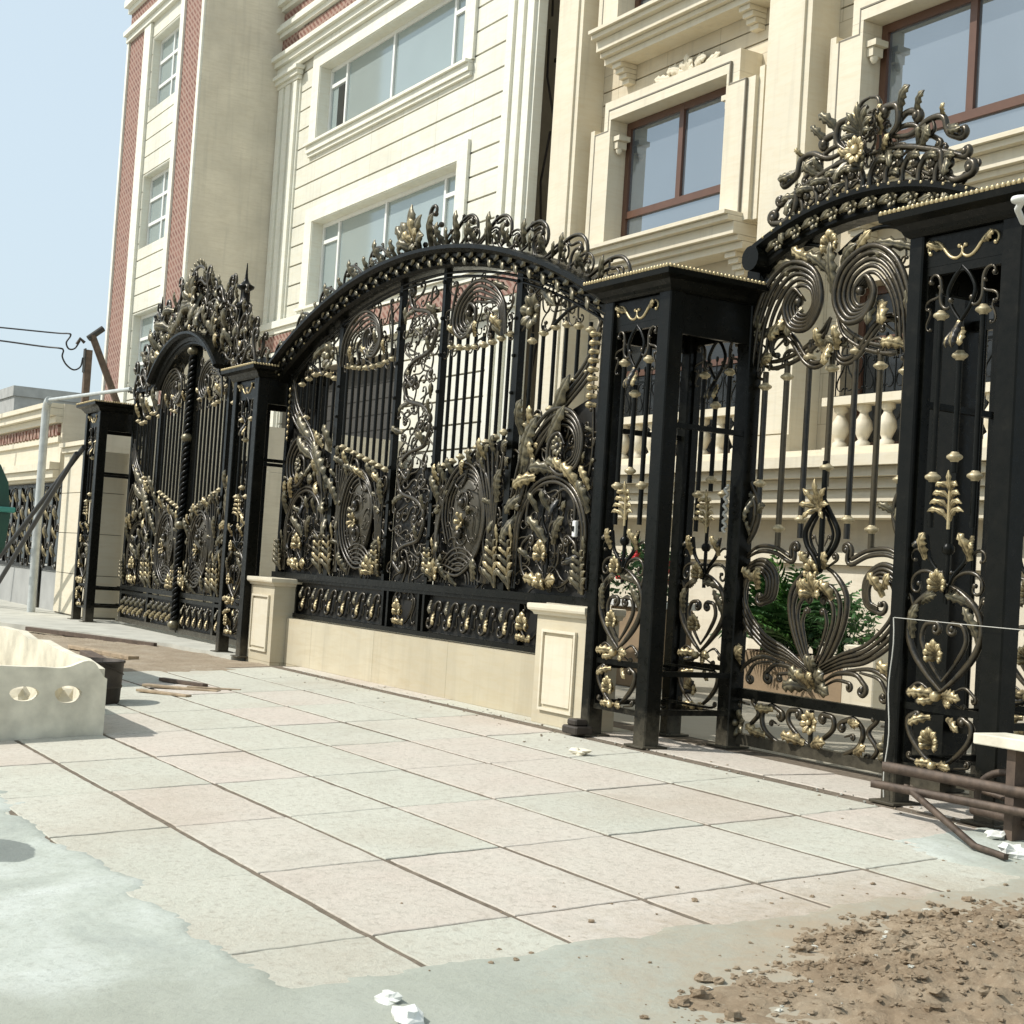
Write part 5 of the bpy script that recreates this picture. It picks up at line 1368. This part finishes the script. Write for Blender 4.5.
m = mb(M['paper']); m.box(-2.75, -2.70, -.62, -.42, .06, .56); o = m.build('white_board_offcut'); o.location = (TX, TY, -.205); tag(o, 'narrow pale board offcut standing inside the concrete trough', 'board')
# steel drum
dr = thing('bucket', 'dark rusty steel bucket standing behind the concrete trough', 'bucket', (-11.55, 3.28, -.13))
m = mb(M['bucket']); m.lathe((0, 0, 0), [(.19, 0), (.20, .02), (.205, .12), (.212, .125), (.212, .14), (.206, .145), (.215, .31), (.225, .315), (.225, .33), (.205, .33), (.195, .04), (.0, .035)], 24); m.build('body', dr)
m = mb(M['bucket']); m.tube([(.225*math.cos(a), .225*math.sin(a)*.95, .31-.22*math.sin(a*1)*.4) for a in [PI*i/14 for i in range(15)]], .006, 5); m.build('handle', dr)
# planks and offcuts
def plank(x, y, L, w, h, rz, label, z=None, mat='wood', tilt=0):
    m = mb(M[mat]); m.bevel_box(-L/2, L/2, -w/2, w/2, 0, h, .004); o = m.build('wooden_plank')
    o.location = (x, y, pz(y)+.002 if z is None else z); o.rotation_euler = (0, tilt, rz); return tag(o, label, 'plank', 'planks lying about')
plank(-11.9, 3.95, .55, .07, .02, .5, 'short plank on the paving right of the bucket, nearest the camera')
plank(-12.2, 4.20, .70, .08, .02, .75, 'middle plank of the scatter right of the bucket')
plank(-12.6, 4.35, .60, .06, .03, .35, 'farthest plank of the scatter right of the bucket', mat='wood_dark')
plank(-12.1, 4.45, .45, .05, .015, 1.1, 'thin short stick lying at the right end of the plank scatter')
plank(-15.8, 4.55, 1.5, .12, .04, .15, 'long brown plank lying on the dirt before the double gate')
plank(-15.2, 4.30, 1.2, .12, .05, -.12, 'brown plank lying on dirt just behind the trough', mat='wood_dark')
plank(-18.0, 5.0, 2.6, .05, .05, .34, 'long dark batten along the edge of the concrete slab', mat='wood_dark')
for k, (x, y, r, lab) in enumerate(((-3.90, 2.03, .030, 'small white plaster lump at the bottom edge, the upper of two'), (-3.72, 2.00, .045, 'larger white plaster lump at the bottom edge, the lower of two'),
                                    (-4.45, 5.30, .06, 'white plaster lump on the dirt edge by the steel bars'), (-4.75, 5.55, .05, 'white plaster lump closest to the right pillar foot'))):
    m = mb(M['paper']); lump(m, (0, 0, r*.3), r, 70+k, 0, (1.3, 1, .55)); o = m.build('plaster_lump'); o.location = (x, y, max(cem_z(x, y), dirt_z(x, y) if x > -5 and y > 2.3 else -9, pz(y))); tag(o, lab, 'lump', 'white plaster lumps')
m = mb(M['concrete']); lump(m, (0, 0, .02), .05, 5, 0, (1.5, .8, .4)); o = m.build('stone_chip'); o.location = (-7.75, 5.25, pz(5.25)); tag(o, 'flat pale stone chip on the paving before the centre pillar', 'stone')
m = mb(M['bucket']); m.bevel_box(-.09, .09, -.07, .07, 0, .055, .01); m.bevel_box(-.06, .05, -.05, .05, .056, .10, .01); o = m.build('packing_block'); o.location = (-8.50, 5.72, pz(5.7)+.012); tag(o, 'dark packing block under the left foot of the centre pillar', 'block')

# brown steel bars and bits at the right
def pipe(label, pts, r, name='steel_bar', mat='rust', sides=8, group='brown steel bars stacked at the right pillar'):
    m = mb(M[mat]); b0 = Vector(pts[0]); m.tube([Vector(p)-b0 for p in pts], r, sides); o = m.build(name); o.location = b0; return tag(o, label, 'bar', group)
pipe('thickest brown steel bar, topmost, across the foot of the right pillar', [(-5.52, 5.60, .215), (-3.5, 5.52, .235)], .034, sides=4)
pipe('brown steel bar just under the thickest one', [(-5.50, 5.50, .135), (-3.5, 5.50, .16)], .026, sides=4)
pipe('brown steel bar slanting down to the ground under the others', [(-5.30, 5.52, .15), (-4.62, 5.25, -.0), (-4.4, 5.2, -.005)], .017, sides=4)
pipe('brown steel bar lying lowest at the frame edge', [(-5.0, 5.66, .085), (-3.4, 5.50, .06)], .024)
pipe('thin brown steel rod crossing behind the thickest bar', [(-5.15, 5.74, .18), (-3.5, 5.74, .02)], .014)
pipe('brown curved iron strip looped over the bars', [(-4.78+.18*math.cos(a), 5.64, .16+.13*math.sin(a)) for a in [-.3+3.6*i/18 for i in range(19)]], .018, 'curved_iron_strip')
tb = thing('plank_trestle', 'pale board resting on short dark legs at the right edge', 'trestle', (-4.88, 5.50, 0))
m = mb(M['concrete']); m.bevel_box(0, 1.5, 0, .22, .415, .465, .004); m.build('board', tb)
for x in (.16, 1.2):
    m = mb(M['wood_dark']); m.box(x, x+.05, .05, .17, -.03, .413); m.build('leg', tb)
lf = thing('wall_lamp', 'small white lamp fitting on the right pillar top', 'lamp', (-4.80, 5.56, 2.97))
m = mb(M['pvc']); m.lathe((0, 0, 0), [(.0, -.015), (.05, -.012), (.055, 0), (.05, .012), (.0, .015)], 14); m.build('lamp_disc', lf)
m = mb(M['pvc']); m.tube([(0, .0, 0), (-.08, .06, -.02), (-.185, .23, -.04)], .016, 8); m.build('arm', lf)
def smooth_path(pts, n=7):
    P = [Vector(p) for p in pts]; P = [2*P[0]-P[1]]+P+[2*P[-1]-P[-2]]; q = []
    for i in range(1, len(P)-2):
        a, b, c, d = P[i-1:i+3]
        for k in range(n):
            t = k/n; q.append(.5*((2*b)+(-a+c)*t+(2*a-5*b+4*c-d)*t*t+(-a+3*b-3*c+d)*t**3))
    return q+[P[-2]]
def cord(name, label, cat, pts, r, mat, sides=5, group=None):
    pts = smooth_path(pts) if len(pts) < 12 else pts
    m = mb(M[mat]); b0 = Vector(pts[0]); m.tube([Vector(p)-b0 for p in pts], r, sides); o = m.build(name); o.location = b0; return tag(o, label, cat, group)
cord('string_line', 'white string stretched across the right pillar', 'string', [(-5.66+.2*i, 5.745, .965-.012*math.sin(PI*i/12)) for i in range(13)], .0022, 'string')
cord('hanging_wire', 'pale wire hanging down the left post of the right pillar', 'wire', [(-5.66+.012*math.sin(i*.9), 5.742-.003*math.sin(i), .965-.93*i/14) for i in range(15)], .0036, 'string')
cord('rope', 'white twisted rope tied to the narrow gate stile', 'rope', [(-7.91+.012*math.cos(i*1.3), 6.41+.012*math.sin(i*1.3), 1.75-.011*i) for i in range(30)], .011, 'string')

# pipe, props, poles, cables
gp = thing('grey_pipe_frame', 'pale grey steel pipe bent over at the top, before the neighbour wall', 'pipe', (-23.4, 5.6, 0))
m = mb(M['galv'])
pts = [(0, 0, 0), (-.03, 0, 3.05)]+[(-.03+.18*(1-math.cos(a)), 0, 3.05+.2*math.sin(a)) for a in [PI/2*i/6 for i in range(1, 7)]]
m.tube(pts, .062, 10); m.build('upright_pipe', gp)
m = mb(M['galv']); m.tube([(.16, 0, 3.25), (4.0, .1, 3.15)], .026, 8); m.build('cross_pipe', gp)
for i, (dx, lab) in enumerate(((0, 'upper of two black tubes propped against the far pillar'), (.16, 'lower of two black tubes propped against the far pillar'))):
    pipe(lab, [(-20.70+dx*.2, 5.50-.1*i, 2.42-.1*i), (-24.75+dx, 5.25, .62-.42*i), (-25.6, 5.2, .15-.3*i)], .035, 'prop_tube', 'cable', 8, 'black prop tubes')
pl = thing('leaning_pole', 'brown wooden pole leaning left with a short crosspiece, behind the far pillar', 'pole', (-26, 8.2, 1.9))
m = mb(M['wood_dark']); m.tube([(0, 0, 0), (0, -1.30, 2.81)], .062, 9); m.build('shaft', pl)
m = mb(M['shade']); m.tube([(0, -1.36, 2.74), (0, -1.12, 2.95)], .055, 9); m.build('crosspiece', pl)
m = mb(M['bucket']); m.tube([(0, -1.42, 2.66), (0, -1.5, 2.72), (0, -1.55, 2.62)], .03, 6); m.build('insulator', pl)
ps = thing('short_post', 'straight dark post standing behind the neighbour wall roof', 'post', (-26, 6.86, 0))
m = mb(M['wood_dark']); m.box(-.06, .06, -.055, .055, 0, 4.44); m.build('shaft', ps); m = mb(M['shade']); m.box(-.07, .07, -.070, -.056, 4.05, 4.46); m.build('metal_strap', ps)
cord('cable', 'upper black cable hanging from the leaning pole', 'cable', [(-26, 6.70, 4.58), (-26, 6.62, 4.44), (-26, 6.52, 4.42), (-26, 6.47, 4.52), (-26, 6.53, 4.64), (-26, 6.50, 4.68), (-26.3, 6.3, 4.70), (-27, 5.2, 4.75), (-28.5, 3.0, 4.85), (-32, -2, 5.3)], .015, 'cable', 6, 'cables')
cord('cable', 'lower black cable looping from the straight post', 'cable', [(-26, 6.77, 4.30), (-26, 6.74, 4.14), (-26, 6.63, 4.07), (-26, 6.50, 4.14), (-26, 6.42, 4.27), (-26, 6.43, 4.38), (-26, 6.36, 4.41), (-26.3, 6.1, 4.44), (-27, 5.1, 4.53), (-28.5, 3.0, 4.65), (-32, -2, 5.2)], .015, 'cable', 6, 'cables')
# green waste container
gc = thing('waste_container', 'dark green metal waste container with a teal rim at the left edge', 'container', (-14.15, 2.22, -.19))
m = mb(M['green'])
m.rings([[(-.62*k, -h, z), (.62*k, -h, z), (.62*k, h, z), (-.62*k, h, z)] for z, h, k in ((.18, .34, 1), (.45, .40, 1.02), (.95, .60, 1.1), (1.20, .73, 1.16), (1.50, .755, 1.18))], 0, smooth=False); m.build('body', gc)
m = mb(M['teal']); m.bevel_box(-.76, .76, -.79, .79, 1.502, 1.55, .01); m.build('rim', gc)
m = mb(M['green']); R = []
for i in range(13):
    a = PI*i/12; R.append([(x, .745*math.cos(a), 1.552+.62*math.sin(a)**.8) for x in (-.72, .72)])
m.rings([[r[0] for r in R], [r[1] for r in R]], 0, smooth=False); m.build('lid', gc)
for x in (-.5, .5):
    for y in (-.25, .25):
        m = mb(M['shade']); m.tube([(x-.03, y, .09), (x+.03, y, .09)], .09, 14); m.box(x-.05, x+.05, y-.04, y+.04, .185, .2); m.build('wheel', gc)

# plants in the courtyard
def pinnate(m, base, az, el, L, droop, seed, mat=0, n=16, lw=.05):
    rn = random.Random(seed); p = Vector(base); d = Vector((math.cos(az)*math.cos(el), math.sin(az)*math.cos(el), math.sin(el))); pts = [p.copy()]
    for i in range(n):
        d = (d+Vector((0, 0, -droop/n))).normalized(); p = p+d*L/n; pts.append(p.copy())
        sd = d.cross(Vector((0, 0, 1))).normalized(); up = sd.cross(d)
        if i > 1:
            for s in (-1, 1):
                l = L*.34*math.sin(PI*min(1, (i+1.5)/n))**.7+.03; q = (sd*s+d*.7-up*.25+Vector((0, 0, rn.uniform(-.25, .15)))).normalized(); w = d*.5*lw*.5
                t = p+q*l; mid = p+q*l*.5+up*.02
                m.add([p-w*.4, p+w*.4, mid+w, t, mid-w], [(0, 1, 2, 3, 4)], mat)
    m.tube(pts, [.008*(1-.7*i/n) for i in range(n+1)], 4, mat)
pb = thing('planter_box', 'long tan planter box with a white rim behind the narrow gate', 'planter', (-11.5, 9.6, 0))
m = mb(M['terracotta']); m.bevel_box(0, 1.45, 0, .5, .05, .46, .01); m.build('box', pb); m = mb(M['cream_plain']); m.bevel_box(1.46, 1.85, -.02, .52, .0, .62, .01); m.build('end_block', pb); m = mb(M['soil']); m.box(.05, 1.4, .05, .45, .462, .475); m.build('soil', pb)
pm = thing('potted_palm', 'bushy green palm growing in the tan planter box', 'plant', (-11.05, 9.82, .47))
m = mb([M['leaf'], M['leaf2']]); rn = random.Random(2)
for k in range(80): pinnate(m, (rn.uniform(-.30, .35), rn.uniform(-.14, .14), 0), rn.uniform(0, 2*PI), rn.uniform(.75, 1.5), rn.uniform(.55, 1.0), rn.uniform(.6, 1.7), k, k % 2, 14, .08)
m.build('fronds', pm)
def bush(name, label, loc, R, H, n, seed, flowers=0):
    t = thing(name, label, 'plant', loc); rn = random.Random(seed); m = mb(M['leaf2'])
    for k in range(n):
        a = rn.uniform(0, 2*PI); r = R*math.sqrt(rn.random()); z = H*rn.random(); r *= (.5+.8*math.sin(PI*min(1, .15+.85*z/H))); c = Vector((r*math.cos(a), r*math.sin(a), z))
        d = Vector((rn.gauss(0, 1), rn.gauss(0, 1), rn.gauss(.5, .6))).normalized(); s = d.cross(Vector((rn.random(), rn.random(), rn.random()))).normalized()*rn.uniform(.012, .028); L = d*rn.uniform(.06, .12)
        m.add([c, c+L*.5+s, c+L, c+L*.5-s], [(0, 1, 2, 3)])
    for k in range(9): m.tube([(0, 0, -.02), (rn.uniform(-R, R)*.7, rn.uniform(-R, R)*.7, H*rn.uniform(.6, .95))], .007, 4)
    m.build('foliage', t)
    if flowers:
        m = mb(M['red'])
        for k in range(flowers):
            a = rn.uniform(0, 2*PI); c = Vector((R*.8*math.cos(a), R*.8*math.sin(a), H*rn.uniform(.35, .85)))
            for j in range(6):
                q = Vector((math.cos(j*PI/3), -.5, math.sin(j*PI/3)))*.035; m.ball(c+q, .026, 0, 5, 4)
        m.build('flowers', t)
    return t
pt = thing('planter_pedestal', 'tan masonry planter with a white rim seen through the centre pillar', 'planter', (-12.75, 8.9, 0))
m = mb(M['terracotta']); m.bevel_box(0, .62, 0, .6, 0, .80, .01); m.build('shaft', pt); m = mb(M['pvc']); m.bevel_box(-.04, .66, -.04, .64, .802, .87, .01); m.build('rim', pt); m = mb(M['soil']); m.box(.03, .6, .03, .55, .871, .88); m.build('soil', pt)
bush('flowering_bush', 'green bush with red flowers on the tan masonry planter', (-12.5, 9.15, .88), .34, .55, 700, 3, 9)
bush('green_shrub', 'loose dark green shrub beside the palm in the planter box', (-10.3, 9.85, .475), .30, .50, 500, 8)

# ================================================================ LIGHT, SKY, CAMERA
w = bpy.data.worlds.new('World'); scene.world = w; w.use_nodes = True
nt = w.node_tree; bg = nt.nodes['Background']; sky = nt.nodes.new('ShaderNodeTexSky'); sky.sky_type = 'NISHITA'; sky.sun_disc = False
AZ, EL = rad(27), rad(47)          # sun stands behind the camera's left shoulder
sky.sun_elevation = EL; sky.sun_rotation = PI+AZ; sky.air_density = 1.0; sky.dust_density = 3.5; sky.ozone_density = 1.0; sky.altitude = 0
hz = nt.nodes.new('ShaderNodeMix'); hz.data_type = 'RGBA'; hz.inputs[0].default_value = .7; hz.inputs[7].default_value = (6.2, 7.4, 8.1, 1)   # thin bright veil of high haze
nt.links.new(sky.outputs[0], hz.inputs[6]); nt.links.new(hz.outputs[2], bg.inputs[0]); bg.inputs[1].default_value = .12
L = bpy.data.lights.new('sun', 'SUN'); L.energy = 4.2; L.angle = rad(.53); L.color = (1, .97, .915)
so = bpy.data.objects.new('sun', L); C.objects.link(so); so.location = (-8, -10, 20)
d = Vector((math.sin(AZ)*math.cos(EL), math.cos(AZ)*math.cos(EL), -math.sin(EL))); so.rotation_euler = d.to_track_quat('-Z', 'Y').to_euler()
cam = bpy.data.cameras.new('camera'); co = bpy.data.objects.new('camera', cam); C.objects.link(co)
cam.sensor_width = 36; cam.lens = 36*1500/1024; cam.clip_end = 2000; cam.clip_start = .05
RX = ((.51533494, -.00171397, -.85698714), (.85460942, .07549451, .51375414), (.06381726, -.99714474, .04036974))
mt = Matrix(((RX[0][0], -RX[0][1], -RX[0][2], 0), (RX[1][0], -RX[1][1], -RX[1][2], 0), (RX[2][0], -RX[2][1], -RX[2][2], 1.07), (0, 0, 0, 1)))
co.matrix_world = mt; scene.camera = co
scene.render.resolution_x = scene.render.resolution_y = 1024
scene.view_settings.view_transform = 'Standard'; scene.view_settings.look = 'None'; scene.view_settings.exposure = .12; scene.view_settings.gamma = 1
